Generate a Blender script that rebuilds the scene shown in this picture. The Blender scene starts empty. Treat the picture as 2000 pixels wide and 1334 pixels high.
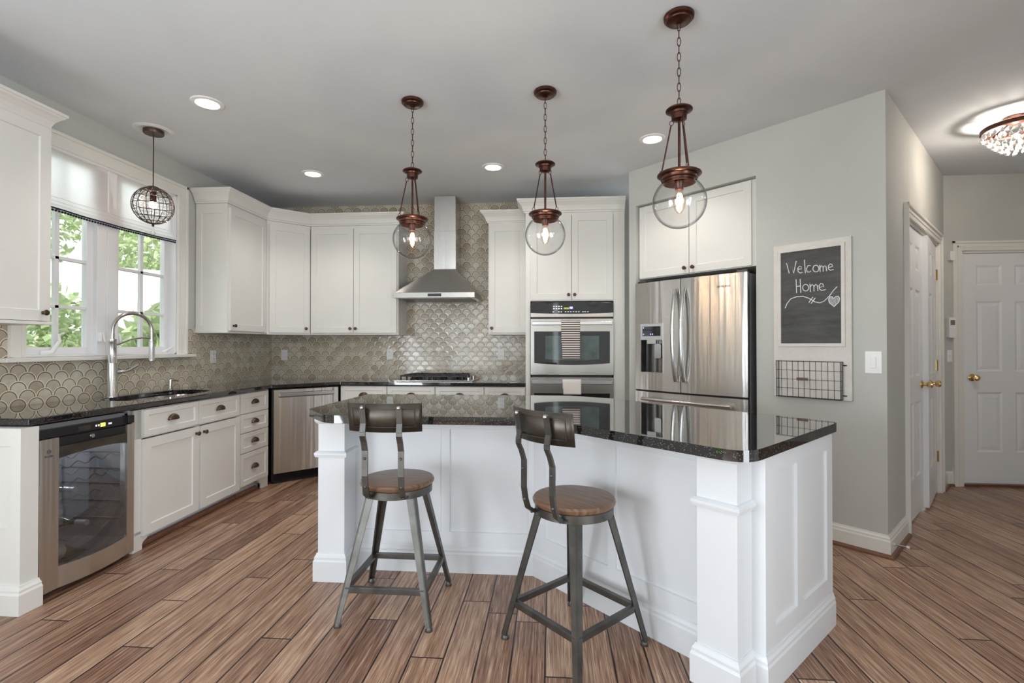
import bpy, bmesh, math, random
from mathutils import Vector, Matrix
from mathutils.geometry import tessellate_polygon

random.seed(7)
SC = bpy.context.scene
COL = SC.collection
PI = math.pi
R = math.radians
CE = 2.82      # ceiling height
CT = 0.915     # counter height

# ------------------------------------------------------------------ camera
cd = bpy.data.cameras.new('camera')
cam = bpy.data.objects.new('camera', cd)
COL.objects.link(cam)
cd.sensor_width = 36.0
cd.lens = 962.0 * 36.0 / 2000.0
cd.clip_start = 0.02
cam.location = (0, 0, 1.27)
cam.rotation_euler = (R(90 + 0.48), 0, R(4.6))
SC.camera = cam

# ------------------------------------------------------------------ world, sun, daylight, fill lamps, exposure
world = bpy.data.worlds.new('world')
SC.world = world
world.use_nodes = True
bg = world.node_tree.nodes['Background']
bg.inputs[0].default_value = (0.93, 0.97, 1.0, 1)
bg.inputs[1].default_value = 1.15

def sun(name, rot, power, col, ang):
    d = bpy.data.lights.new(name, 'SUN'); d.energy = power; d.color = col; d.angle = R(ang)
    o = bpy.data.objects.new(name, d); COL.objects.link(o); o.rotation_euler = rot
    return o
sun('sun', (R(38), 0, R(25)), 4.5, (1, 0.96, 0.88), 1.0)

def area(name, loc, rot, sx, sy, power, col):
    d = bpy.data.lights.new(name, 'AREA'); d.shape = 'RECTANGLE'; d.size = sx; d.size_y = sy
    d.energy = power; d.color = col
    o = bpy.data.objects.new(name, d); COL.objects.link(o); o.location = loc; o.rotation_euler = rot
    return o
DAY = (0.86, 0.935, 1.0)
# daylight behind the rear windows (facing +y into the room)
REAR_Y = -3.4
area('daylight_rear', (-1.95, REAR_Y - 0.20, 1.25), (R(112), 0, 0), 1.9, 2.0, 50, DAY)
area('daylight_rear_sidelight', (0.11, REAR_Y - 0.16, 1.32), (R(90), 0, 0), 0.12, 2.1, 1.6, DAY)
# added fill lamp on the right, behind the camera, brightens left cabinets (facing -x)
area('fill_right', (2.32, -1.15, 1.3), (R(97), 0, R(90)), 2.6, 2.0, 130, DAY)
# daylight outside the sink window (facing +x)
area('daylight_sink_window', (-3.42, 3.3, 2.39), (R(90), 0, R(-90)), 1.15, 0.27, 2.6, DAY)
# added fill lamps at unseen openings: left behind the camera, and beyond the hall
area('fill_left', (-3.32, -0.9, 1.1), (R(115), 0, R(-90)), 1.8, 2.0, 125, DAY)
area('fill_hall', (5.6, 0.3, 1.4), (R(112), 0, R(90)), 1.8, 1.8, 3, DAY)

SC.view_settings.view_transform = 'Standard'
SC.view_settings.look = 'None'
SC.view_settings.exposure = 0.27
SC.view_settings.gamma = 1.0
SC.view_settings.use_curve_mapping = False
cy = SC.cycles
cy.max_bounces = 10
cy.diffuse_bounces = 5
cy.glossy_bounces = 5
cy.transmission_bounces = 8
cy.transparent_max_bounces = 24
cy.caustics_reflective = False
cy.caustics_refractive = False
cy.sample_clamp_indirect = 6.0
cy.use_denoising = True

# ------------------------------------------------------------------ materials
def nmat(name):
    m = bpy.data.materials.new(name); m.use_nodes = True
    nt = m.node_tree
    return m, nt, nt.nodes['Principled BSDF']

def N(nt, t, **kw):
    n = nt.nodes.new(t)
    for k, v in kw.items():
        if k == 'op': n.operation = v
        elif hasattr(n, k): setattr(n, k, v)
    return n

def V(nt, op, a, b=None, c=None, clamp=False):
    n = nt.nodes.new('ShaderNodeMath'); n.operation = op; n.use_clamp = clamp
    for i, x in enumerate((a, b, c)):
        if x is None: continue
        if isinstance(x, (int, float)): n.inputs[i].default_value = x
        else: nt.links.new(x, n.inputs[i])
    return n.outputs[0]

def noise(nt, vec, scale, detail=3, rough=0.5, dims='3D'):
    n = nt.nodes.new('ShaderNodeTexNoise'); n.noise_dimensions = dims
    n.inputs['Scale'].default_value = scale; n.inputs['Detail'].default_value = detail
    n.inputs['Roughness'].default_value = rough
    if vec is not None: nt.links.new(vec, n.inputs['Vector'])
    return n.outputs[0]

def ramp(nt, fac, stops):
    n = nt.nodes.new('ShaderNodeValToRGB')
    e = n.color_ramp.elements
    while len(e) < len(stops): e.new(0.5)
    for i, (p, c) in enumerate(stops):
        e[i].position = p; e[i].color = (*c, 1)
    nt.links.new(fac, n.inputs[0])
    return n.outputs[0]

def bump(nt, bsdf, h, strength, dist=0.01):
    b = nt.nodes.new('ShaderNodeBump'); b.inputs['Strength'].default_value = strength
    b.inputs['Distance'].default_value = dist
    nt.links.new(h, b.inputs['Height']); nt.links.new(b.outputs[0], bsdf.inputs['Normal'])

def plain(name, col, rough=0.5, metal=0.0, var=0.03, bmp=0.0, bscale=60, coat=0.0, scale=4, spec=0.5):
    m, nt, p = nmat(name)
    tc = nt.nodes.new('ShaderNodeTexCoord')
    f = noise(nt, tc.outputs['Object'], scale, 4)
    a = tuple(max(0, c * (1 - var)) for c in col); b = tuple(min(1, c * (1 + var)) for c in col)
    nt.links.new(ramp(nt, f, [(0.3, a), (0.7, b)]), p.inputs['Base Color'])
    p.inputs['Roughness'].default_value = rough
    p.inputs['Metallic'].default_value = metal
    p.inputs['Coat Weight'].default_value = coat
    p.inputs['Specular IOR Level'].default_value = spec
    if bmp: bump(nt, p, noise(nt, tc.outputs['Object'], bscale, 3), bmp, 0.002)
    return m

def emit(name, col, st):
    m, nt, p = nmat(name)
    p.inputs['Base Color'].default_value = (*col, 1)
    p.inputs['Emission Color'].default_value = (*col, 1)
    p.inputs['Emission Strength'].default_value = st
    return m

M = {}
M['cab'] = plain('white_cabinet_paint', (0.78, 0.77, 0.735), 0.42, var=0.012)
M['isl'] = plain('white_island_paint', (0.70, 0.715, 0.735), 0.42, var=0.012)
M['trim'] = plain('white_trim_paint', (0.80, 0.79, 0.74), 0.35, var=0.01)
M['ceil'] = plain('ceiling_paint', (0.705, 0.74, 0.775), 0.9, var=0.02, bmp=0.1, bscale=160)
M['wall'] = plain('grey_wall_paint', (0.55, 0.555, 0.525), 0.8, var=0.015, bmp=0.12, bscale=220)
M['door'] = plain('white_door_paint', (0.86, 0.87, 0.88), 0.32, var=0.01)
M['bronze'] = plain('dark_bronze', (0.10, 0.065, 0.045), 0.35, 0.85, var=0.25)
M['copper'] = plain('oiled_copper', (0.095, 0.040, 0.028), 0.32, 0.9, var=0.35, scale=25)
M['gun'] = plain('gunmetal', (0.125, 0.122, 0.112), 0.38, 0.85, var=0.25, scale=14, bmp=0.15)
M['gunplate'] = plain('gunmetal_plate', (0.10, 0.088, 0.072), 0.42, 0.8, var=0.3, scale=10, bmp=0.15)
M['chrome'] = plain('brushed_nickel', (0.62, 0.62, 0.61), 0.22, 1.0, var=0.03)
M['wire'] = plain('black_wire', (0.03, 0.03, 0.032), 0.45, 0.6, var=0.1)
M['brass'] = plain('brass', (0.80, 0.58, 0.25), 0.18, 1.0, var=0.06)
M['black'] = plain('black_plastic', (0.012, 0.012, 0.014), 0.3, var=0.1)
M['blackglass'] = plain('black_glass', (0.006, 0.006, 0.007), 0.05, var=0.1, coat=0.5)
M['ovenglass'] = plain('oven_window_glass', (0.05, 0.085, 0.08), 0.06, var=0.3, scale=9, coat=0.6)
M['iron'] = plain('cast_iron', (0.02, 0.02, 0.022), 0.45, 0.3, var=0.2)
M['plastic'] = plain('white_plastic', (0.85, 0.85, 0.84), 0.35, var=0.01)
M['slot'] = plain('dark_slot', (0.18, 0.17, 0.16), 0.6, var=0.02)
M['linen'] = plain('white_linen', (0.80, 0.76, 0.73), 0.95, var=0.05, bmp=0.3, bscale=300)
M['navy'] = plain('navy_trim', (0.012, 0.014, 0.035), 0.9, var=0.1)
M['chalk'] = plain('chalk', (0.92, 0.92, 0.92), 0.95, var=0.15, scale=120)
M['chalkfill'] = plain('chalk_shading', (0.36, 0.37, 0.38), 0.95, var=0.5, scale=160)
M['crystal'] = plain('crystal', (0.85, 0.83, 0.80), 0.03, 0.35, var=0.12, scale=60, coat=1.0)
M['print'] = plain('dark_print', (0.06, 0.06, 0.07), 0.5, var=0.05)
M['whiteprint'] = emit('lit_white_key', (0.75, 0.78, 0.8), 0.6)
M['blueled'] = emit('lit_blue_display', (0.25, 0.25, 1.0), 2.2)
M['yellowled'] = emit('lit_yellow_display', (0.75, 0.7, 0.12), 1.2)
M['greenled'] = emit('lit_green_display', (0.30, 0.35, 0.04), 0.5)
M['bulb'] = emit('glowing_filament', (1.0, 0.70, 0.42), 30)
M['led'] = emit('recessed_lamp_lens', (1.0, 0.96, 0.90), 7)
M['shoewood'] = plain('brown_shoe_wood', (0.17, 0.075, 0.04), 0.3, var=0.2, scale=20)
M['label'] = plain('paper_label', (0.75, 0.74, 0.68), 0.7, var=0.05)
M['wineglass'] = plain('green_bottle_glass', (0.10, 0.14, 0.05), 0.08, var=0.1, coat=0.5)
M['darkglass'] = plain('dark_bottle_glass', (0.03, 0.025, 0.02), 0.08, var=0.1, coat=0.5)
M['foil'] = plain('white_foil', (0.70, 0.70, 0.72), 0.35, 0.2, var=0.05)
M['goldfoil'] = plain('gold_foil', (0.6, 0.42, 0.18), 0.35, 0.6, var=0.05)
M['fridgein'] = plain('grey_liner', (0.22, 0.22, 0.23), 0.5, var=0.05)
M['lawn'] = plain('lawn', (0.12, 0.22, 0.05), 0.9, var=0.4, scale=3)
M['siding'] = plain('white_canopy_cloth', (0.88, 0.88, 0.87), 0.8, var=0.02)
M['bark'] = plain('grey_bark', (0.14, 0.11, 0.08), 0.9, var=0.3, scale=12)
M['caulk'] = plain('window_vinyl', (0.82, 0.82, 0.84), 0.4, var=0.01)

def steel(name, col, rough, axis, st=0.02, wave=1.0):
    m, nt, p = nmat(name)
    tc = nt.nodes.new('ShaderNodeTexCoord')
    mp = nt.nodes.new('ShaderNodeMapping')
    mp.inputs['Scale'].default_value = {'z': (120, 120, 1.2), 'x': (1.2, 120, 120)}[axis]
    nt.links.new(tc.outputs['Object'], mp.inputs['Vector'])
    f = noise(nt, mp.outputs[0], 3, 4, 0.7)
    nt.links.new(ramp(nt, f, [(0.2, tuple(c * 0.9 for c in col)), (0.8, tuple(min(1, c * 1.08) for c in col))]), p.inputs['Base Color'])
    p.inputs['Metallic'].default_value = 1.0
    p.inputs['Roughness'].default_value = rough
    if axis == 'z':
        tg = nt.nodes.new('ShaderNodeTangent'); tg.direction_type = 'RADIAL'; tg.axis = 'Z'
        nt.links.new(tg.outputs[0], p.inputs['Tangent'])
        p.inputs['Anisotropic'].default_value = 0.94
        p.inputs['Anisotropic Rotation'].default_value = 0.25
    # gentle waviness of the sheet
    mp2 = nt.nodes.new('ShaderNodeMapping'); mp2.inputs['Scale'].default_value = (11, 11, 0.4)
    nt.links.new(tc.outputs['Object'], mp2.inputs['Vector'])
    h = V(nt, 'ADD', V(nt, 'MULTIPLY', f, 0.02), V(nt, 'MULTIPLY', noise(nt, mp2.outputs[0], 1.0, 2), wave))
    bump(nt, p, h, st * 10, 0.01)
    return m
M['steel'] = steel('brushed_steel_vertical', (0.70, 0.685, 0.655), 0.24, 'z', 0.05, 1.2)
M['steelh'] = steel('brushed_steel_horizontal', (0.47, 0.45, 0.42), 0.20, 'x', 0.008)
M['steelhood'] = steel('brushed_steel_hood', (0.64, 0.62, 0.59), 0.20, 'z', 0.012)

def wood_seat():
    m, nt, p = nmat('stained_seat_wood')
    tc = nt.nodes.new('ShaderNodeTexCoord')
    mp = nt.nodes.new('ShaderNodeMapping'); mp.inputs['Scale'].default_value = (3, 40, 10)
    nt.links.new(tc.outputs['Object'], mp.inputs['Vector'])
    f = noise(nt, mp.outputs[0], 2.2, 5, 0.6)
    nt.links.new(ramp(nt, f, [(0.25, (0.07, 0.035, 0.02)), (0.5, (0.17, 0.095, 0.055)), (0.8, (0.29, 0.18, 0.11))]), p.inputs['Base Color'])
    p.inputs['Roughness'].default_value = 0.33
    bump(nt, p, f, 0.15, 0.002)
    return m
M['seatwood'] = wood_seat()

def granite():
    m, nt, p = nmat('black_galaxy_granite')
    tc = nt.nodes.new('ShaderNodeTexCoord')
    v = nt.nodes.new('ShaderNodeTexVoronoi'); v.inputs['Scale'].default_value = 260
    nt.links.new(tc.outputs['Object'], v.inputs['Vector'])
    wn = nt.nodes.new('ShaderNodeTexWhiteNoise'); nt.links.new(v.outputs['Position'], wn.inputs['Vector'])
    speck = V(nt, 'MULTIPLY', V(nt, 'GREATER_THAN', wn.outputs[0], 0.86), V(nt, 'LESS_THAN', v.outputs['Distance'], 0.42))
    mix = nt.nodes.new('ShaderNodeMix'); mix.data_type = 'RGBA'
    nt.links.new(speck, mix.inputs[0])
    mix.inputs[6].default_value = (0.008, 0.008, 0.009, 1); mix.inputs[7].default_value = (0.20, 0.18, 0.15, 1)
    nt.links.new(mix.outputs[2], p.inputs['Base Color'])
    p.inputs['Roughness'].default_value = 0.04
    p.inputs['IOR'].default_value = 1.6
    p.inputs['Coat Weight'].default_value = 0.6
    p.inputs['Coat Roughness'].default_value = 0.01
    return m
M['granite'] = granite()

def floor_mat():
    m, nt, p = nmat('strand_bamboo_planks')
    tc = nt.nodes.new('ShaderNodeTexCoord')
    sx = nt.nodes.new('ShaderNodeSeparateXYZ'); nt.links.new(tc.outputs['Object'], sx.inputs[0])
    X, Y = sx.outputs[0], sx.outputs[1]
    W, L = 0.137, 1.25
    xs = V(nt, 'DIVIDE', V(nt, 'ADD', X, 0.027 + W * 60), W)
    idx = V(nt, 'FLOOR', xs); fx = V(nt, 'FRACT', xs)
    w1 = nt.nodes.new('ShaderNodeTexWhiteNoise'); w1.noise_dimensions = '1D'; nt.links.new(idx, w1.inputs['W'])
    ys = V(nt, 'ADD', V(nt, 'DIVIDE', Y, L), V(nt, 'MULTIPLY', w1.outputs[0], 7.0))
    yi = V(nt, 'FLOOR', ys); fy = V(nt, 'FRACT', ys)
    cb = nt.nodes.new('ShaderNodeCombineXYZ'); nt.links.new(idx, cb.inputs[0]); nt.links.new(yi, cb.inputs[1])
    w2 = nt.nodes.new('ShaderNodeTexWhiteNoise'); w2.noise_dimensions = '2D'; nt.links.new(cb.outputs[0], w2.inputs['Vector'])
    ex = V(nt, 'MULTIPLY', V(nt, 'SUBTRACT', 0.5, V(nt, 'ABSOLUTE', V(nt, 'SUBTRACT', fx, 0.5))), W)
    ey = V(nt, 'MULTIPLY', V(nt, 'SUBTRACT', 0.5, V(nt, 'ABSOLUTE', V(nt, 'SUBTRACT', fy, 0.5))), L)
    e = V(nt, 'MINIMUM', ex, ey)
    gap = V(nt, 'LESS_THAN', e, 0.0034)
    # streaky grain, shifted per plank
    cg = nt.nodes.new('ShaderNodeCombineXYZ')
    nt.links.new(V(nt, 'MULTIPLY', X, 85), cg.inputs[0])
    nt.links.new(V(nt, 'MULTIPLY', Y, 2.2), cg.inputs[1])
    nt.links.new(V(nt, 'MULTIPLY', w2.outputs[0], 50), cg.inputs[2])
    g1 = noise(nt, cg.outputs[0], 1.0, 6, 0.65)
    cg2 = nt.nodes.new('ShaderNodeCombineXYZ')
    nt.links.new(V(nt, 'MULTIPLY', X, 330), cg2.inputs[0]); nt.links.new(V(nt, 'MULTIPLY', Y, 7), cg2.inputs[1])
    nt.links.new(V(nt, 'MULTIPLY', w2.outputs[0], 90), cg2.inputs[2])
    g2 = noise(nt, cg2.outputs[0], 1.0, 3, 0.6)
    g = V(nt, 'ADD', V(nt, 'ADD', V(nt, 'MULTIPLY', g1, 0.50), V(nt, 'MULTIPLY', g2, 0.52)), V(nt, 'MULTIPLY', V(nt, 'SUBTRACT', w2.outputs[0], 0.5), 0.11))
    col = ramp(nt, g, [(0.36, (0.085, 0.039, 0.025)), (0.48, (0.25, 0.132, 0.080)), (0.56, (0.42, 0.255, 0.165)), (0.69, (0.68, 0.50, 0.355))])
    mix = nt.nodes.new('ShaderNodeMix'); mix.data_type = 'RGBA'
    nt.links.new(gap, mix.inputs[0]); nt.links.new(col, mix.inputs[6]); mix.inputs[7].default_value = (0.006, 0.004, 0.003, 1)
    nt.links.new(mix.outputs[2], p.inputs['Base Color'])
    nt.links.new(V(nt, 'ADD', 0.20, V(nt, 'MULTIPLY', g2, 0.22)), p.inputs['Roughness'])
    hh = V(nt, 'ADD', V(nt, 'MINIMUM', V(nt, 'DIVIDE', e, 0.005), 1.0), V(nt, 'MULTIPLY', g2, 0.25))
    bump(nt, p, hh, 0.35, 0.002)
    return m
M['floor'] = floor_mat()

def scallop(name, axis):
    m, nt, p = nmat(name)
    tc = nt.nodes.new('ShaderNodeTexCoord')
    sx = nt.nodes.new('ShaderNodeSeparateXYZ'); nt.links.new(tc.outputs['Object'], sx.inputs[0])
    U = sx.outputs[0] if axis == 'x' else sx.outputs[1]
    Z = sx.outputs[2]
    W = 0.1025; H = W / 2; Rr = 0.5
    u = V(nt, 'ADD', V(nt, 'DIVIDE', U, W), 200.0)
    v = V(nt, 'ADD', V(nt, 'DIVIDE', Z, H), 40.3)
    r0 = V(nt, 'FLOOR', v)
    def cell(row):
        sh = V(nt, 'MULTIPLY', V(nt, 'MODULO', row, 2.0), 0.5)
        c = V(nt, 'ADD', V(nt, 'ROUND', V(nt, 'SUBTRACT', u, sh)), sh)
        return c
    c0 = cell(r0)
    dy = V(nt, 'MULTIPLY', V(nt, 'SUBTRACT', v, r0), 0.5)
    du = V(nt, 'SUBTRACT', u, c0)
    d = V(nt, 'SQRT', V(nt, 'ADD', V(nt, 'MULTIPLY', du, du), V(nt, 'MULTIPLY', dy, dy)))
    inside = V(nt, 'LESS_THAN', d, Rr)
    r1 = V(nt, 'ADD', r0, 1.0)
    c1 = cell(r1)
    def mixv(f, a, b):
        return V(nt, 'ADD', V(nt, 'MULTIPLY', f, a), V(nt, 'MULTIPLY', V(nt, 'SUBTRACT', 1.0, f), b))
    row = mixv(inside, r0, r1); cen = mixv(inside, c0, c1)
    e = V(nt, 'SUBTRACT', Rr, d)          # signed distance below the arc
    cb = nt.nodes.new('ShaderNodeCombineXYZ'); nt.links.new(row, cb.inputs[0]); nt.links.new(cen, cb.inputs[1])
    w = nt.nodes.new('ShaderNodeTexWhiteNoise'); w.noise_dimensions = '2D'; nt.links.new(cb.outputs[0], w.inputs['Vector'])
    glaze = noise(nt, tc.outputs['Object'], 22, 3)
    tone = V(nt, 'ADD', V(nt, 'MULTIPLY', w.outputs[0], 0.65), V(nt, 'MULTIPLY', glaze, 0.45))
    tcol = ramp(nt, tone, [(0.15, (0.38, 0.315, 0.225)), (0.5, (0.52, 0.455, 0.35)), (0.95, (0.66, 0.62, 0.52))])
    grout = V(nt, 'LESS_THAN', V(nt, 'ABSOLUTE', V(nt, 'ADD', e, -0.020)), 0.028)      # pale raised rim
    shade = V(nt, 'LESS_THAN', V(nt, 'ABSOLUTE', V(nt, 'ADD', e, -0.072)), 0.026)      # dark glaze line inside it
    mx = nt.nodes.new('ShaderNodeMix'); mx.data_type = 'RGBA'
    nt.links.new(shade, mx.inputs[0]); nt.links.new(tcol, mx.inputs[6]); mx.inputs[7].default_value = (0.13, 0.10, 0.066, 1)
    mx2 = nt.nodes.new('ShaderNodeMix'); mx2.data_type = 'RGBA'
    nt.links.new(grout, mx2.inputs[0]); nt.links.new(mx.outputs[2], mx2.inputs[6]); mx2.inputs[7].default_value = (0.74, 0.68, 0.55, 1)
    nt.links.new(mx2.outputs[2], p.inputs['Base Color'])
    nt.links.new(V(nt, 'ADD', 0.13, V(nt, 'MULTIPLY', grout, 0.4)), p.inputs['Roughness'])
    p.inputs['Coat Weight'].default_value = 0.3
    p.inputs['Coat Roughness'].default_value = 0.08
    # each tile is slightly pillowed and tilted
    ae = V(nt, 'ABSOLUTE', e)
    h = V(nt, 'MINIMUM', V(nt, 'MULTIPLY', ae, 7.0), 1.0)
    cb2 = nt.nodes.new('ShaderNodeCombineXYZ'); nt.links.new(cen, cb2.inputs[0]); nt.links.new(row, cb2.inputs[1])
    w3 = nt.nodes.new('ShaderNodeTexWhiteNoise'); w3.noise_dimensions = '2D'; nt.links.new(cb2.outputs[0], w3.inputs['Vector'])
    tilt = V(nt, 'MULTIPLY', V(nt, 'MULTIPLY', V(nt, 'SUBTRACT', w3.outputs[0], 0.5), V(nt, 'SUBTRACT', u, cen)), 1.4)
    tilt2 = V(nt, 'MULTIPLY', V(nt, 'MULTIPLY', V(nt, 'SUBTRACT', w.outputs[0], 0.5), V(nt, 'SUBTRACT', v, row)), 0.8)
    hh = V(nt, 'ADD', V(nt, 'ADD', V(nt, 'MULTIPLY', h, 0.5), V(nt, 'ADD', tilt, tilt2)), V(nt, 'MULTIPLY', glaze, 0.5))
    bump(nt, p, hh, 0.55, 0.004)
    return m
M['tile_x'] = scallop('scallop_tile_back', 'x')
M['tile_y'] = scallop('scallop_tile_side', 'y')

def pane_glass(name, tint, fres=1.45, edge=None):
    m = bpy.data.materials.new(name); m.use_nodes = True
    nt = m.node_tree; nt.nodes.clear()
    out = nt.nodes.new('ShaderNodeOutputMaterial')
    tr = nt.nodes.new('ShaderNodeBsdfTransparent')
    gl = nt.nodes.new('ShaderNodeBsdfGlossy'); gl.inputs['Roughness'].default_value = 0.0
    lf = nt.nodes.new('ShaderNodeLayerWeight'); lf.inputs[0].default_value = 0.5
    f0 = ((fres - 1) / (fres + 1)) ** 2
    fr = V(nt, 'ADD', f0, V(nt, 'MULTIPLY', 1 - f0, V(nt, 'POWER', lf.outputs['Facing'], 5.0)))
    mx = nt.nodes.new('ShaderNodeMixShader')
    if edge is None:
        tr.inputs[0].default_value = (*tint, 1)
    else:
        lw = nt.nodes.new('ShaderNodeLayerWeight'); lw.inputs[0].default_value = 0.5
        nt.links.new(ramp(nt, lw.outputs['Facing'], [(0.50, tint), (0.95, edge)]), tr.inputs[0])
    nt.links.new(fr, mx.inputs[0]); nt.links.new(tr.outputs[0], mx.inputs[1]); nt.links.new(gl.outputs[0], mx.inputs[2])
    nt.links.new(mx.outputs[0], out.inputs[0])
    return m
M['pane'] = pane_glass('window_pane_glass', (0.97, 0.98, 0.98))
M['wineglassdoor'] = pane_glass('tinted_door_glass', (0.66, 0.68, 0.70), 2.2)
M['globeglass'] = pane_glass('clear_globe_glass', (0.95, 0.96, 0.96), 1.7, (0.22, 0.24, 0.25))
M['bulbglass'] = pane_glass('bulb_glass', (1.0, 0.93, 0.84), 1.3, (0.9, 0.7, 0.5))

def towel():
    m, nt, p = nmat('striped_towel')
    tc = nt.nodes.new('ShaderNodeTexCoord')
    sx = nt.nodes.new('ShaderNodeSeparateXYZ'); nt.links.new(tc.outputs['Object'], sx.inputs[0])
    f = V(nt, 'FRACT', V(nt, 'MULTIPLY', sx.outputs[2], 1 / 0.0215))
    s = V(nt, 'GREATER_THAN', f, 0.52)
    nt.links.new(ramp(nt, s, [(0.0, (0.80, 0.72, 0.66)), (1.0, (0.05, 0.045, 0.05))]), p.inputs['Base Color'])
    p.inputs['Roughness'].default_value = 0.95
    bump(nt, p, noise(nt, tc.outputs['Object'], 300, 2), 0.3, 0.002)
    return m
M['towel'] = towel()

def chalkboard():
    m, nt, p = nmat('chalkboard_black')
    tc = nt.nodes.new('ShaderNodeTexCoord')
    mp = nt.nodes.new('ShaderNodeMapping'); mp.inputs['Scale'].default_value = (2, 2, 9)
    nt.links.new(tc.outputs['Object'], mp.inputs['Vector'])
    f = noise(nt, mp.outputs[0], 3, 6, 0.7)
    nt.links.new(ramp(nt, f, [(0.25, (0.035, 0.035, 0.036)), (0.75, (0.10, 0.10, 0.10))]), p.inputs['Base Color'])
    p.inputs['Roughness'].default_value = 0.65
    return m
M['board'] = chalkboard()

def distressed():
    m, nt, p = nmat('distressed_white_wood')
    tc = nt.nodes.new('ShaderNodeTexCoord')
    mp = nt.nodes.new('ShaderNodeMapping'); mp.inputs['Scale'].default_value = (1, 1, 6)
    nt.links.new(tc.outputs['Object'], mp.inputs['Vector'])
    f = noise(nt, tc.outputs['Object'], 14, 8, 0.75)
    nt.links.new(ramp(nt, f, [(0.26, (0.25, 0.22, 0.19)), (0.33, (0.66, 0.63, 0.58)), (0.75, (0.76, 0.74, 0.71))]), p.inputs['Base Color'])
    p.inputs['Roughness'].default_value = 0.7
    return m
M['distress'] = distressed()

def shade_cloth():
    m, nt, p = nmat('roman_shade_cloth')
    tc = nt.nodes.new('ShaderNodeTexCoord')
    f = noise(nt, tc.outputs['Object'], 180, 2)
    nt.links.new(ramp(nt, f, [(0.3, (0.76, 0.73, 0.72)), (0.7, (0.86, 0.84, 0.84))]), p.inputs['Base Color'])
    p.inputs['Roughness'].default_value = 0.95
    tl = nt.nodes.new('ShaderNodeBsdfTranslucent'); tl.inputs[0].default_value = (0.92, 0.90, 0.91, 1)
    mx = nt.nodes.new('ShaderNodeMixShader'); mx.inputs[0].default_value = 0.45
    out = nt.nodes['Material Output']
    nt.links.new(p.outputs[0], mx.inputs[1]); nt.links.new(tl.outputs[0], mx.inputs[2]); nt.links.new(mx.outputs[0], out.inputs[0])
    return m
M['shade'] = shade_cloth()

def leafmat(name, a, b, c):
    m, nt, p = nmat(name)
    g = nt.nodes.new('ShaderNodeNewGeometry')
    nt.links.new(ramp(nt, g.outputs['Random Per Island'], [(0.0, a), (0.5, b), (1.0, c)]), p.inputs['Base Color'])
    p.inputs['Roughness'].default_value = 0.6
    tl = nt.nodes.new('ShaderNodeBsdfTranslucent'); tl.inputs[0].default_value = (*c, 1)
    mx = nt.nodes.new('ShaderNodeMixShader'); mx.inputs[0].default_value = 0.4
    out = nt.nodes['Material Output']
    nt.links.new(p.outputs[0], mx.inputs[1]); nt.links.new(tl.outputs[0], mx.inputs[2]); nt.links.new(mx.outputs[0], out.inputs[0])
    return m
M['leaf_a'] = leafmat('light_green_leaves', (0.36, 0.46, 0.22), (0.55, 0.65, 0.38), (0.75, 0.82, 0.60))
M['leaf_b'] = leafmat('green_leaves', (0.14, 0.22, 0.10), (0.38, 0.50, 0.25), (0.68, 0.75, 0.50))

# ------------------------------------------------------------------ mesh builder
def rotz(a): return Matrix.Rotation(a, 4, 'Z')
def T(x, y, z): return Matrix.Translation((x, y, z))

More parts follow.
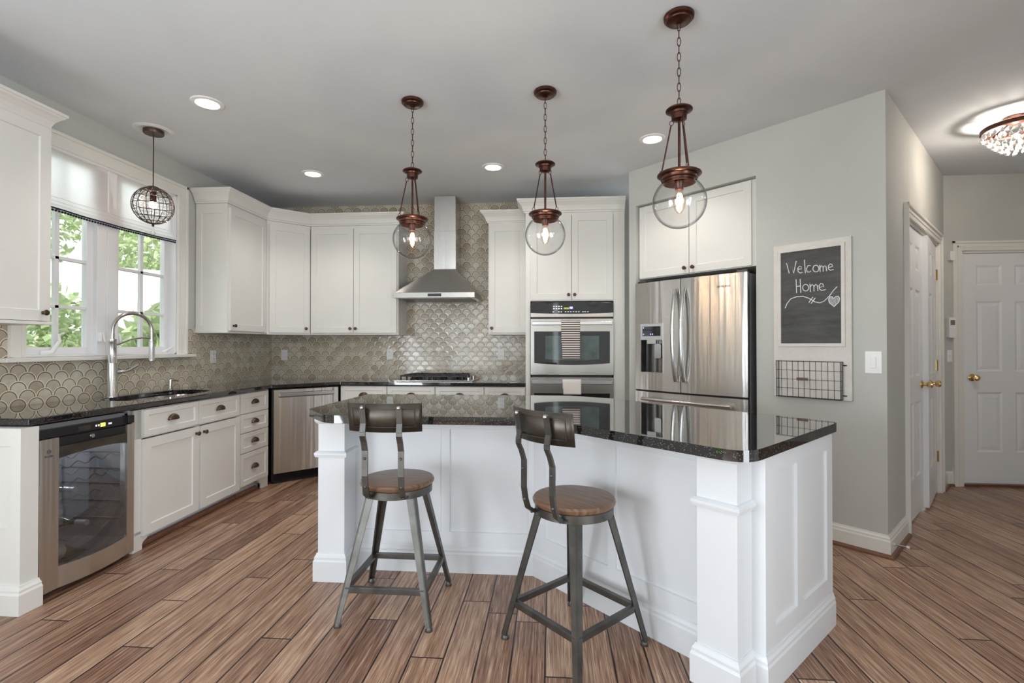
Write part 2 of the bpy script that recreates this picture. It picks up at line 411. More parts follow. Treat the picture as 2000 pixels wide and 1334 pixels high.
class MB:
    def __init__(s):
        s.v = []; s.f = []; s.sm = []; s.mi = []
    def add(s, vs, fs, smooth=False, m=0, X=None):
        b = len(s.v)
        for q in vs:
            q = Vector(q)
            s.v.append(tuple(X @ q) if X is not None else tuple(q))
        for f in fs:
            s.f.append([b + i for i in f]); s.sm.append(smooth); s.mi.append(m)
        return s
    def box(s, x0, x1, y0, y1, z0, z1, m=0, X=None):
        vs = [(x0, y0, z0), (x1, y0, z0), (x1, y1, z0), (x0, y1, z0), (x0, y0, z1), (x1, y0, z1), (x1, y1, z1), (x0, y1, z1)]
        fs = [(0, 3, 2, 1), (4, 5, 6, 7), (0, 1, 5, 4), (1, 2, 6, 5), (2, 3, 7, 6), (3, 0, 4, 7)]
        return s.add(vs, fs, False, m, X)
    def rbox(s, x0, x1, y0, y1, z0, z1, r, m=0, X=None, n=3):
        # rounded in the xz outline, extruded along y
        pts = []
        for (cx, cz, a0) in ((x1 - r, z1 - r, 0), (x0 + r, z1 - r, 90), (x0 + r, z0 + r, 180), (x1 - r, z0 + r, 270)):
            for i in range(n + 1):
                a = R(a0 + 90 * i / n); pts.append((cx + r * math.cos(a), cz + r * math.sin(a)))
        k = len(pts)
        vs = [(p[0], y0, p[1]) for p in pts] + [(p[0], y1, p[1]) for p in pts]
        fs = [list(range(k)), list(range(2 * k - 1, k - 1, -1))] + [(i, i + k, (i + 1) % k + k, (i + 1) % k) for i in range(k)]
        return s.add(vs, fs, False, m, X)
    def prism(s, poly, z0, z1, m=0, X=None, holes=()):
        loops = [list(poly)] + [list(h) for h in holes]
        flat = [p for l in loops for p in l]
        tris = tessellate_polygon([[Vector((p[0], p[1], 0)) for p in l] for l in loops])
        k = len(flat)
        vs = [(p[0], p[1], z0) for p in flat] + [(p[0], p[1], z1) for p in flat]
        fs = []
        for t in tris:
            a, b, c = t
            ar = (flat[b][0] - flat[a][0]) * (flat[c][1] - flat[a][1]) - (flat[b][1] - flat[a][1]) * (flat[c][0] - flat[a][0])
            if ar < 0: a, b, c = a, c, b
            fs.append((a + k, b + k, c + k)); fs.append((c, b, a))
        o = 0
        for li, l in enumerate(loops):
            n = len(l)
            ar = sum(l[i][0] * l[(i + 1) % n][1] - l[(i + 1) % n][0] * l[i][1] for i in range(n))
            for i in range(n):
                j = (i + 1) % n
                q = (o + i, o + j, o + j + k, o + i + k)
                if (ar > 0) != (li == 0): q = q[::-1]
                fs.append(q)
            o += n
        return s.add(vs, fs, False, m, X)
    def prism_y(s, poly, y0, y1, m=0, X=None, holes=()):
        # polygon in (x,z), extruded along y
        Y = Matrix(((1, 0, 0, 0), (0, 0, -1, 0), (0, 1, 0, 0), (0, 0, 0, 1)))
        return s.prism(poly, -y1, -y0, m, (X @ Y) if X is not None else Y, holes)
    def tube(s, pts, r, n=8, closed=False, m=0, X=None, sx=1.0, smooth=True):
        pts = [Vector(p) for p in pts]; k = len(pts)
        rs = r if isinstance(r, (list, tuple)) else [r] * k
        up = Vector((0, 0, 1))
        fr = None; vs = []
        for i, p in enumerate(pts):
            if closed: t = pts[(i + 1) % k] - pts[i - 1]
            else: t = pts[min(i + 1, k - 1)] - pts[max(i - 1, 0)]
            t.normalize()
            if fr is None:
                a = up if abs(t.z) < 0.9 else Vector((1, 0, 0))
                fr = (a - t * a.dot(t)).normalized()
            else:
                fr = (fr - t * fr.dot(t)).normalized()
            bt = t.cross(fr)
            for j in range(n):
                th = 2 * PI * j / n
                vs.append(p + (fr * math.cos(th) * sx + bt * math.sin(th)) * rs[i])
        fs = []
        for i in range(k if closed else k - 1):
            for j in range(n):
                a = i * n + j; b = i * n + (j + 1) % n
                c = ((i + 1) % k) * n + (j + 1) % n; d = ((i + 1) % k) * n + j
                fs.append((a, b, c, d))
        s.add(vs, fs, smooth, m, X)
        if not closed:
            s.add(vs[:n], [list(range(n))[::-1]], False, m, X); s.add(vs[-n:], [list(range(n))], False, m, X)
        return s
    def bar(s, p, q, w, h, side=(1, 0, 0), m=0, X=None, w2=None, h2=None):
        # rectangular bar from p to q; w along side, h across
        p, q = Vector(p), Vector(q); t = (q - p).normalized(); a = Vector(side)
        a = (a - t * a.dot(t)).normalized(); b = t.cross(a)
        w2 = w if w2 is None else w2; h2 = h if h2 is None else h2
        vs = [p + a * w * i + b * h * j for i, j in ((-.5, -.5), (.5, -.5), (.5, .5), (-.5, .5))] + [q + a * w2 * i + b * h2 * j for i, j in ((-.5, -.5), (.5, -.5), (.5, .5), (-.5, .5))]
        return s.add(vs, [(3, 2, 1, 0), (4, 5, 6, 7), (0, 1, 5, 4), (1, 2, 6, 5), (2, 3, 7, 6), (3, 0, 4, 7)], False, m, X)
    def lathe(s, prof, n=24, m=0, X=None, a0=0, a1=2 * PI, smooth=True):
        full = abs(a1 - a0 - 2 * PI) < 1e-6
        k = n if full else n + 1
        vs = []
        for (r, z) in prof:
            for j in range(k):
                a = a0 + (a1 - a0) * j / n
                vs.append((r * math.cos(a), r * math.sin(a), z))
        fs = []
        for i in range(len(prof) - 1):
            for j in range(n):
                jj = (j + 1) % k if full else j + 1
                fs.append((i * k + j, i * k + jj, (i + 1) * k + jj, (i + 1) * k + j))
        return s.add(vs, fs, smooth, m, X)
    def sphere(s, c, r, nu=16, nv=10, m=0, X=None, sz=1.0):
        prof = [(max(1e-5, r * math.sin(PI * i / nv)), -r * sz * math.cos(PI * i / nv)) for i in range(nv + 1)]
        MX = T(*c)
        return s.lathe(prof, nu, m, (X @ MX) if X is not None else MX)
    def sweep(s, path, prof, m=0, X=None, closed=False):
        # path in xy, profile (outward offset, z); outward is to the right of the walk
        n = len(path); vs = []; k = len(prof)
        def nr(a, b):
            d = Vector((b[0] - a[0], b[1] - a[1])); d.normalize(); return Vector((d.y, -d.x))
        for i, p in enumerate(path):
            if closed or 0 < i < n - 1:
                n1 = nr(path[i - 1], p); n2 = nr(p, path[(i + 1) % n])
                mm = (n1 + n2); mm.normalize(); mm = mm / max(0.2, mm.dot(n1))
            elif i == 0: mm = nr(p, path[1])
            else: mm = nr(path[i - 1], p)
            for (o, z) in prof:
                vs.append((p[0] + mm.x * o, p[1] + mm.y * o, z))
        fs = []
        for i in range(n if closed else n - 1):
            for j in range(k):
                a = i * k + j; b = i * k + (j + 1) % k; i2 = (i + 1) % n
                fs.append((a, i2 * k + j, i2 * k + (j + 1) % k, b))
        if not closed:
            fs.append(list(range(k))); fs.append([(n - 1) * k + j for j in range(k)][::-1])
        return s.add(vs, fs, False, m, X)
    def panelled(s, xs, zs, cells, yf, th, prof, m=0, X=None):
        # slab with a front at y = yf facing -y; chosen cells get nested rectangles (inset, depth)
        vs = []; fs = []
        def q(a, b, c, d): 
            o = len(vs); vs.extend((a, b, c, d)); fs.append((o, o + 1, o + 2, o + 3))
        for i in range(len(xs) - 1):
            for j in range(len(zs) - 1):
                x0, x1, z0, z1 = xs[i], xs[i + 1], zs[j], zs[j + 1]
                if (i, j) not in cells:
                    q((x0, yf, z0), (x1, yf, z0), (x1, yf, z1), (x0, yf, z1)); continue
                pr = [(0, 0)] + list(prof)
                for (a, da), (b, db) in zip(pr[:-1], pr[1:]):
                    o = [(x0 + a, yf + da, z0 + a), (x1 - a, yf + da, z0 + a), (x1 - a, yf + da, z1 - a), (x0 + a, yf + da, z1 - a)]
                    w = [(x0 + b, yf + db, z0 + b), (x1 - b, yf + db, z0 + b), (x1 - b, yf + db, z1 - b), (x0 + b, yf + db, z1 - b)]
                    for e in range(4): q(o[e], o[(e + 1) % 4], w[(e + 1) % 4], w[e])
                b, db = pr[-1]
                q((x0 + b, yf + db, z0 + b), (x1 - b, yf + db, z0 + b), (x1 - b, yf + db, z1 - b), (x0 + b, yf + db, z1 - b))
        x0, x1, z0, z1 = xs[0], xs[-1], zs[0], zs[-1]; yb = yf + th
        q((x1, yb, z0), (x0, yb, z0), (x0, yb, z1), (x1, yb, z1))
        q((x0, yb, z0), (x0, yf, z0), (x0, yf, z1), (x0, yb, z1)); q((x1, yf, z0), (x1, yb, z0), (x1, yb, z1), (x1, yf, z1))
        q((x0, yf, z1), (x1, yf, z1), (x1, yb, z1), (x0, yb, z1)); q((x0, yb, z0), (x1, yb, z0), (x1, yf, z0), (x0, yf, z0))
        return s.add(vs, fs, False, m, X)
    def text(s, body, size, depth, X, m=0):
        c = bpy.data.curves.new('lettering', 'FONT'); c.body = body; c.size = size; c.extrude = depth
        c.align_x = 'CENTER'; c.align_y = 'CENTER'
        o = bpy.data.objects.new('lettering', c); COL.objects.link(o)
        bpy.context.view_layer.update()
        me = bpy.data.meshes.new_from_object(o.evaluated_get(bpy.context.evaluated_depsgraph_get()))
        s.add([v.co for v in me.vertices], [list(p.vertices) for p in me.polygons], False, m, X)
        bpy.data.objects.remove(o); bpy.data.curves.remove(c); bpy.data.meshes.remove(me)
        return s
    def build(s, name, mats, parent=None, bevel=0, origin=None):
        if not isinstance(mats, (list, tuple)): mats = [mats]
        me = bpy.data.meshes.new(name)
        vs = s.v
        if origin is not None: vs = [(a - origin[0], b - origin[1], c - origin[2]) for a, b, c in vs]
        me.from_pydata(vs, [], s.f)
        me.polygons.foreach_set('use_smooth', s.sm); me.polygons.foreach_set('material_index', s.mi)
        for mm in mats: me.materials.append(mm)
        me.update()
        if any(s.sm): me.set_sharp_from_angle(angle=R(38))
        o = bpy.data.objects.new(name, me); COL.objects.link(o)
        if parent is not None: o.parent = parent
        if origin is not None: o.location = origin
        if bevel:
            b = o.modifiers.new('edge', 'BEVEL'); b.width = bevel; b.segments = 2; b.limit_method = 'ANGLE'; b.angle_limit = R(40)
        return o
    def local(s, root):
        # world coordinates into the space of a thing
        bpy.context.view_layer.update()
        inv = (T(*root.location) @ root.rotation_euler.to_matrix().to_4x4()).inverted()
        s.v = [tuple(inv @ Vector(q)) for q in s.v]
        return s
    def base(s):
        xs = [q[0] for q in s.v]; ys = [q[1] for q in s.v]; zs = [q[2] for q in s.v]
        return ((min(xs) + max(xs)) / 2, (min(ys) + max(ys)) / 2, min(zs))

def tag(o, label, cat, group=None, kind=None):
    o['label'] = label; o['category'] = cat
    if group: o['group'] = group
    if kind: o['kind'] = kind
    return o
def thing(name, label, cat, loc=(0, 0, 0), rz=0, group=None, kind=None):
    o = bpy.data.objects.new(name, None); COL.objects.link(o)
    o.empty_display_size = 0.1
    o.location = loc; o.rotation_euler = (0, 0, rz)
    return tag(o, label, cat, group, kind)
def scatter(name, mb, mat, parent, pts):
    # one mesh shared by many separate parts
    first = mb.build(name, mat, parent); first.location = pts[0]
    for p in pts[1:]:
        c = first.copy(); COL.objects.link(c); c.parent = parent; c.location = p
    return first
def lab(o, text): o['label'] = text; return o
def struct(name, mb, mat, label, cat, bevel=0):
    # top-level setting object, kept in world coordinates so that wall patterns line up
    o = mb.build(name, mat, None, bevel)
    return tag(o, label, cat, None, 'structure')
def copy_tree(o, parent=None):
    c = o.copy(); COL.objects.link(c)
    if parent is not None: c.parent = parent
    for ch in list(o.children): copy_tree(ch, c)
    return c

SHAKER = [(0.004, 0.008)]
def shaker(x0, x1, z0, z1, yf, st=0.058, th=0.02, X=None, mb=None):
    mb = mb or MB()
    return mb.panelled([x0, x0 + st, x1 - st, x1], [z0, z0 + st, z1 - st, z1], {(1, 1)}, yf, th, SHAKER, 0, X)
def knob_mb(x, z, yf):
    X = T(x, yf, z) @ Matrix.Rotation(R(90), 4, 'X')
    return MB().lathe([(0.0001, 0.0), (0.010, 0.0), (0.010, 0.003), (0.006, 0.006), (0.006, 0.014), (0.014, 0.019), (0.016, 0.024), (0.013, 0.029), (0.0001, 0.031)], 16, 0, X)
def cup_mb(x, z, yf, a=0.046, h=0.032, c=0.026):
    # half-dome bin pull, open below
    mb = MB(); vs = []; nt_, np_ = 14, 6
    for i in range(nt_ + 1):
        t = PI * i / nt_
        for j in range(np_ + 1):
            ph = PI / 2 * j / np_ * 1.12
            vs.append((x + a * math.cos(t), yf - c * math.sin(t) * math.sin(ph), z + h * math.sin(t) * math.cos(ph)))
    fs = [(i * (np_ + 1) + j, i * (np_ + 1) + j + 1, (i + 1) * (np_ + 1) + j + 1, (i + 1) * (np_ + 1) + j) for i in range(nt_) for j in range(np_)]
    mb.add(vs, fs, True)
    mb.box(x - a - 0.003, x + a + 0.003, yf - 0.003, yf, z - 0.008, z + 0.004)
    return mb
def door_with_knob(root, x0, x1, z0, z1, kx, kz, yf=-0.02, mat=None):
    d = shaker(x0, x1, z0, z1, yf).build('door', mat or M['cab'], root, 0.0012)
    knob_mb(kx, kz, yf).build('knob', M['bronze'], d)
    return d
def drawer_with_pull(root, x0, x1, z0, z1, yf=-0.02, st=0.034):
    d = shaker(x0, x1, z0, z1, yf, st).build('drawer', M['cab'], root, 0.0012)
    cup_mb((x0 + x1) / 2, (z0 + z1) / 2 - 0.004, yf).build('cup_pull', M['bronze'], d)
    return d
CROWN = [(0.0, 0.0), (0.012, 0.0), (0.014, 0.012), (0.022, 0.018), (0.026, 0.034), (0.036, 0.058), (0.054, 0.080), (0.066, 0.090), (0.070, 0.098), (0.078, 0.102), (0.078, 0.118), (0.0, 0.118)]
def crown(path, z, k=1.0):
    return MB().sweep(path, [(o * k, z + h * k) for o, h in CROWN])
BASEP = [(0, 0), (0.016, 0), (0.016, 0.095), (0.012, 0.104), (0.012, 0.114), (0.006, 0.124), (0.004, 0.132), (0, 0.132)]

# ------------------------------------------------------------------ the room shell
XL, YB = -3.145, 5.31
s2 = math.sqrt(0.5)
FW0 = (0.69, 4.46)            # left end of the angled wall
FWE = (FW0[0] + 1.87 * s2, FW0[1] - 1.87 * s2)
HA = FWE; HB = (3.56, 4.78)
HANG = math.atan2(HB[1] - HA[1], HB[0] - HA[0])
HLEN = math.hypot(HB[0] - HA[0], HB[1] - HA[1])

struct('floor', MB().box(-3.35, 5.8, -3.6, 5.5, -0.06, 0.0), M['floor'], 'brown strand-bamboo plank floor of the kitchen', 'floor')
struct('ceiling', MB().box(-3.35, 5.8, -3.6, 5.5, CE, CE + 0.12), M['ceil'], 'smooth light grey ceiling over the whole kitchen', 'ceiling')

WY0, WY1, WZ0, WZ1 = 2.70, 3.90, 1.20, 2.535       # window opening
mb = MB()
mb.box(XL - 0.14, XL, 1.0, WY0, 0, CE); mb.box(XL - 0.14, XL, WY1, 5.45, 0, CE)
mb.box(XL - 0.14, XL, WY0, WY1, 0, WZ0); mb.box(XL - 0.14, XL, WY0, WY1, WZ1, CE)
mb.box(XL - 0.14, XL, -3.5, -1.9, 0, CE); mb.box(XL - 0.14, XL, 0.1, 1.0, 0, CE); mb.box(XL - 0.14, XL, -1.9, 0.1, 2.2, CE)
struct('wall_left', mb, M['wall'], 'grey painted wall holding the sink window', 'wall')
struct('wall_back', MB().box(XL - 0.14, 1.0, YB, YB + 0.14, 0, CE), M['wall'], 'wall behind the range hood and upper cabinets', 'wall')
# tile on both walls
mb = MB().box(XL, XL + 0.008, 1.0, WY0 - 0.08, CT, 1.42)
mb.box(XL, XL + 0.008, WY0 - 0.08, WY1 + 0.10, CT, 1.185); mb.box(XL, XL + 0.008, WY1 + 0.10, YB, CT, 1.42)
struct('backsplash_left', mb, M['tile_y'], 'beige scallop tile backsplash below the sink window', 'tile')
struct('backsplash_back', MB().box(XL + 0.008, 0.70, YB - 0.008, YB, CT, CE), M['tile_x'], 'beige scallop tile covering the wall behind the range hood', 'tile')

# angled wall with the refrigerator recess (local x along the wall, -y is the front)
XF = T(FW0[0], FW0[1], 0) @ rotz(R(-45))
T0, T1, RZ = 0.073, 1.105, 2.50
mb = MB()
mb.box(0, T0, 0, 0.80, 0, CE, X=XF); mb.box(T1, 1.87, 0, 0.10, 0, CE, X=XF); mb.box(T0, T1, 0, 0.80, RZ, CE, X=XF)
mb.box(T1, T1 + 0.09, 0.10, 0.80, 0, CE, X=XF); mb.box(0, T1 + 0.09, 0.80, 0.88, 0, CE, X=XF)
struct('wall_right', mb, M['wall'], 'angled light grey wall around the refrigerator recess', 'wall')
XH = T(HA[0], HA[1], 0) @ rotz(HANG)
OA, OB, OZ = 0.60, 1.93, 2.15     # closet opening in the hall wall
mb = MB()
mb.box(0.0, OA, 0, 0.10, 0, CE, X=XH); mb.box(OB, HLEN + 0.2, 0, 0.10, 0, CE, X=XH); mb.box(OA, OB, 0, 0.10, OZ, CE, X=XH)
mb.box(OA - 0.1, OB + 0.1, 0.6, 0.66, 0, CE, X=XH)
struct('wall_hall', mb, M['wall'], 'grey hall wall holding the pair of closet doors', 'wall')
DX0, DX1, DZ = 3.705, 4.525, 2.13
mb = MB()
mb.box(HB[0] - 0.02, DX0, HB[1], HB[1] + 0.12, 0, CE); mb.box(DX1, 5.7, HB[1], HB[1] + 0.12, 0, CE); mb.box(DX0, DX1, HB[1], HB[1] + 0.12, DZ, CE)
struct('wall_hall_end', mb, M['wall'], 'grey wall at the end of the hall around the white door', 'wall')
# the part of the house behind the camera, plus an added light-blocking partition
mb = MB()
xe = [-3.285, -2.95, -0.95, 0.04, 0.18, 5.7]
for i in range(0, 5, 2): mb.box(xe[i], xe[i + 1], REAR_Y - 0.12, REAR_Y, 0, CE)
for i in (1, 3):
    mb.box(xe[i], xe[i + 1], REAR_Y - 0.12, REAR_Y, 0, 0.25); mb.box(xe[i], xe[i + 1], REAR_Y - 0.12, REAR_Y, 2.4, CE)
    c = (xe[i] + xe[i + 1]) / 2
    if i == 3: continue
    mb.box(c - 0.04, c + 0.04, REAR_Y - 0.10, REAR_Y - 0.02, 0.25, 2.4)
    for z in (0.95, 1.65): mb.box(xe[i], xe[i + 1], REAR_Y - 0.08, REAR_Y - 0.04, z - 0.02, z + 0.02)
struct('wall_rear', mb, M['wall'], 'wall with tall windows behind the camera', 'wall')
mb = MB(); mb.box(2.12, 2.24, REAR_Y, -2.5, 0, CE); mb.box(2.12, 2.24, 0.2, 2.10, 0, CE); mb.box(2.12, 2.24, -2.5, 0.2, 2.4, CE); mb.box(2.12, 2.24, -2.5, 0.2, 0, 0.25)  # unseen partition, added to block light from the hall; its opening takes the fill lamp
for y_ in (-1.6, -0.7): mb.box(2.15, 2.21, y_ - 0.03, y_ + 0.03, 0.25, 2.4)
struct('wall_light_block', mb, M['wall'], 'added partition behind the camera that keeps window light off the hall, outside the picture', 'wall')
mb = MB(); mb.box(5.65, 5.75, -3.5, -0.8, 0, CE); mb.box(5.65, 5.75, 1.4, 4.9, 0, CE); mb.box(5.65, 5.75, -0.8, 1.4, 0, 0.3); mb.box(5.65, 5.75, -0.8, 1.4, 2.4, CE)
struct('wall_east', mb, M['wall'], 'wall on the far side of the hall, outside the picture', 'wall')

# baseboards and shoe moulding
path = [tuple((XF @ Vector((T1 + 0.002, 0, 0)))[:2]), FWE, tuple((XH @ Vector((OA - 0.09, 0, 0)))[:2])]
struct('baseboard_right', MB().sweep(path, BASEP), M['trim'], 'white baseboard around the outer corner of the angled wall', 'baseboard')
shoe = [(0.016, 0), (0.036, 0), (0.034, 0.010), (0.028, 0.018), (0.016, 0.022)]
struct('trim_1', MB().sweep(path, shoe), M['shoewood'], 'brown wooden shoe moulding along the outer corner baseboard', 'trim')
path = [tuple((XH @ Vector((OB + 0.09, 0, 0)))[:2]), (HB[0], HB[1]), (DX0 - 0.085, HB[1])]
struct('baseboard_hall', MB().sweep(path, BASEP), M['trim'], 'short white baseboard in the hall corner beside the end door', 'baseboard')
struct('trim_2', MB().sweep(path, shoe), M['shoewood'], 'brown wooden shoe moulding in the hall corner', 'trim')

# casings
def casing(x0, x1, zt, w, X, prof_t=0.018):
    mb = MB()
    for a, b in ((0, w),):
        mb.box(x0 - w, x0, -prof_t, 0.0, 0, zt + w, X=X); mb.box(x1, x1 + w, -prof_t, 0.0, 0, zt + w, X=X); mb.box(x0, x1, -prof_t, 0.0, zt, zt + w, X=X)
        mb.box(x0 - w, x0 - w + 0.018, -prof_t - 0.010, -prof_t, 0, zt + w, X=X); mb.box(x1 + w - 0.018, x1 + w, -prof_t - 0.010, -prof_t, 0, zt + w, X=X)
        mb.box(x0 - w, x1 + w, -prof_t - 0.010, -prof_t, zt + w - 0.018, zt + w, X=X)
        mb.box(x0 - w * .5, x0 - w * .36, -prof_t - 0.004, -prof_t, 0, zt + w * .5, X=X); mb.box(x1 + w * .36, x1 + w * .5, -prof_t - 0.004, -prof_t, 0, zt + w * .5, X=X)
        mb.box(x0 - w * .5, x1 + w * .5, -prof_t - 0.004, -prof_t, zt + w * .36, zt + w * .5, X=X)
    mb.box(x0 - 0.0, x0 + 0.02, 0, 0.10, 0, zt, X=X); mb.box(x1 - 0.02, x1, 0, 0.10, 0, zt, X=X); mb.box(x0, x1, 0, 0.10, zt - 0.02, zt, X=X)
    return mb
struct('trim_3', casing(OA, OB, OZ, 0.085, XH), M['trim'], 'cream moulded casing around the closet doors', 'trim')
struct('trim_4', casing(DX0, DX1, DZ, 0.085, T(0, HB[1], 0)), M['trim'], 'cream moulded casing around the door at the hall end', 'trim')
struct('trim_5', MB().box(DX0, DX1, HB[1] - 0.02, HB[1] + 0.1, 0.0, 0.022), M['shoewood'], 'wooden threshold under the hall end door', 'trim')

SIX = [(0.018, 0.008), (0.05, 0.003)]
def six_panel(root, w, h, y, th=0.035, name='panel_slab'):
    st = w * 0.15; md = w * 0.14; pw = (w - 2 * st - md) / 2
    xs = [0, st, st + pw, st + pw + md, st + 2 * pw + md, w]
    k = h / 2.11
    zs = [0, 0.285 * k, 0.835 * k, 1.025 * k, 1.67 * k, 1.815 * k, 2.0 * k, h]
    return MB().panelled(xs, zs, {(i, j) for i in (1, 3) for j in (1, 3, 5)}, y, th, SIX)
def door_knob(root, x, z, y, r=0.027):
    X = T(x, y, z) @ Matrix.Rotation(R(90), 4, 'X')
    return MB().lathe([(0.0001, 0), (0.032, 0), (0.032, 0.004), (0.024, 0.010), (0.012, 0.014), (0.011, 0.032), (0.02, 0.038), (r, 0.05), (r, 0.060), (0.018, 0.069), (0.0001, 0.071)], 20, 0, X).build('knob', M['brass'], root)
def hinge(root, x, z, y):
    mb = MB().tube([(x, y - 0.006, z - 0.045), (x, y - 0.006, z + 0.045)], 0.0065, 8)
    mb.box(x - 0.022, x + 0.004, y - 0.003, y, z - 0.044, z + 0.044)
    return mb.build('hinge', M['brass'], root)
def hinged(name, label, loc, rz, w, h, knob_x, hinge_x, hy=0.0):
    r = thing(name, label, 'door', loc, rz, None, 'structure')
    six_panel(r, w, h, 0.0).build('panel_slab', M['door'], r, 0.0015)
    if knob_x is not None: door_knob(r, knob_x, 0.955, 0.0)
    for z in (0.30, 1.08, 1.86):
        if hinge_x is not None: hinge(r, hinge_x, z, hy)
    return r
# end door and the two closet leaves
hinged('door_1', 'white six-panel door with brass knob at the hall end', (DX0 + 0.022, HB[1] + 0.015, 0.025), 0, DX1 - DX0 - 0.044, DZ - 0.047, 0.075, None)
lw = (OB - OA - 0.046) / 2
p = XH @ Vector((OA + 0.022, 0.012, 0.02)); hinged('door_2', 'white six-panel closet door nearer the kitchen, closed, with brass hinges', p, HANG, lw, OZ - 0.045, lw - 0.065, 0.012)
ajar = R(3)
p = XH @ Vector((OB - 0.022, 0.012, 0.02)) - (rotz(HANG + ajar) @ Vector((lw, 0, 0)))
hinged('door_3', 'white six-panel closet door farther from the kitchen, slightly ajar', p, HANG + ajar, lw, OZ - 0.045, 0.065, lw - 0.012)

# ------------------------------------------------------------------ sink window
w1 = thing('window_1', 'white sink window of two casements over the backsplash', 'window', (XL, WY0, 0), R(90), None, 'structure')
WW = WY1 - WY0
mb = MB(); cw = 0.095
mb.box(-cw, 0, -0.02, 0, WZ0 - 0.02, WZ1 + cw); mb.box(WW, WW + cw, -0.02, 0, WZ0 - 0.02, WZ1 + cw); mb.box(0, WW, -0.02, 0, WZ1, WZ1 + cw)
mb.box(-cw, -cw + 0.022, -0.032, -0.02, WZ0, WZ1 + cw); mb.box(WW + cw - 0.022, WW + cw, -0.032, -0.02, WZ0, WZ1 + cw); mb.box(-cw, WW + cw, -0.032, -0.02, WZ1 + cw - 0.022, WZ1 + cw)
mb.box(-0.03, -0.018, -0.025, -0.02, WZ0, WZ1 + 0.02); mb.box(WW + 0.018, WW + 0.03, -0.025, -0.02, WZ0, WZ1 + 0.02)
mb.build('casing', M['trim'], w1, 0.002)
MB().box(-cw - 0.05, WW + cw + 0.06, -0.065, 0.02, WZ0 - 0.028, WZ0 - 0.002).build('sill', M['trim'], w1, 0.004)
mb = MB(); mb.box(-0.001, 0.012, 0, 0.14, WZ0, WZ1); mb.box(WW - 0.012, WW + 0.001, 0, 0.14, WZ0, WZ1); mb.box(0, WW, 0, 0.14, WZ1 - 0.012, WZ1); mb.box(0, WW, 0, 0.14, WZ0 - 0.005, WZ0 + 0.012)
mb.build('jamb', M['caulk'], w1, 0.001)
MB().box(0.505, 0.660, 0.03, 0.11, WZ0 + 0.01, WZ1 - 0.01).box(0.575, 0.59, 0.022, 0.03, WZ0 + 0.01, WZ1 - 0.01).build('mullion', M['caulk'], w1, 0.003)
def sash(x0, x1):
    mb = MB(); fw = 0.048; a, b = 0.06, 0.10
    mb.box(x0, x0 + fw, a, b, WZ0 + 0.012, WZ1 - 0.012); mb.box(x1 - fw, x1, a, b, WZ0 + 0.012, WZ1 - 0.012)
    mb.box(x0 + fw, x1 - fw, a, b, WZ0 + 0.012, WZ0 + 0.06); mb.box(x0 + fw, x1 - fw, a, b, WZ1 - 0.06, WZ1 - 0.012)
    xm = (x0 + x1) / 2 + 0.0
    mb.box(xm - 0.014, xm + 0.014, a + 0.008, b - 0.008, WZ0 + 0.06, WZ1 - 0.06)
    for z in (1.525, 1.845, 2.165): mb.box(x0 + fw, x1 - fw, a + 0.008, b - 0.008, z - 0.011, z + 0.011)
    s = mb.build('sash', M['caulk'], w1, 0.002)
    MB().box(x0 + fw, x1 - fw, 0.078, 0.081, WZ0 + 0.06, WZ1 - 0.06).build('pane', M['pane'], s)
sash(0.012, 0.505); sash(0.660, WW - 0.012)
# casement latches on the mullion and the crank handle
for dx in (0.520, 0.648):
    MB().box(dx - 0.012, dx + 0.012, 0.0, 0.03, 1.30, 1.36).bar((dx, -0.005, 1.36), (dx, -0.02, 1.295), 0.012, 0.008).build('latch', M['plastic'], w1, 0.002)
MB().tube([(0.13, 0.03, WZ0 + 0.02), (0.16, -0.01, WZ0 + 0.03), (0.20, -0.02, WZ0 + 0.10), (0.19, -0.02, WZ0 + 0.135), (0.225, -0.02, WZ0 + 0.15)], [0.02, 0.014, 0.009, 0.008, 0.007], 8).build('crank', M['plastic'], w1)
MB().tube([(1.09, 0.03, WZ0 + 0.02), (1.12, 0.0, WZ0 + 0.04), (1.16, -0.005, WZ0 + 0.065)], [0.014, 0.009, 0.007], 8).build('crank', M['plastic'], w1)

# roman shade
rs = thing('roman_shade', 'white linen roman shade with dark pompom edge in the sink window', 'shade', (XL, WY0, 2.15), R(90))
vs = []; fs = []; nx = 60
prof = [(0.385, 0.015), (0.33, 0.012), (0.27, 0.012), (0.20, 0.010), (0.13, 0.010), (0.075, 0.006), (0.070, -0.004), (0.048, -0.006), (0.044, -0.014), (0.024, -0.014), (0.020, -0.022), (0.0, -0.022)]
for i in range(nx + 1):
    x = 0.016 + (WW - 0.032) * i / nx
    for (z, y) in prof:
        vs.append((x, y + 0.018 + 0.0035 * math.sin(x * 21) * (1 if z < 0.35 else 0.3), z - 0.012 * math.sin(PI * i / nx) * max(0, 1 - z / 0.1)))
k = len(prof)
for i in range(nx):
    for j in range(k - 1): fs.append((i * k + j, (i + 1) * k + j, (i + 1) * k + j + 1, i * k + j + 1))
MB().add(vs, fs, True).build('cloth', M['shade'], rs)
MB().box(0.012, WW - 0.012, 0.010, 0.055, 0.372, 0.386).build('headrail', M['trim'], rs)
edge = [(vs[i * k + k - 1][0], vs[i * k + k - 1][1], vs[i * k + k - 1][2]) for i in range(nx + 1)]
MB().tube([(x, y, z - 0.001) for x, y, z in edge], 0.005, 6).build('edge_cord', M['navy'], rs)
scatter('pompom', MB().sphere((0, 0, 0), 0.0072, 8, 6), M['navy'], rs, [(e_[0] + 0.009, e_[1], e_[2] - 0.016) for e_ in edge[:-1]])

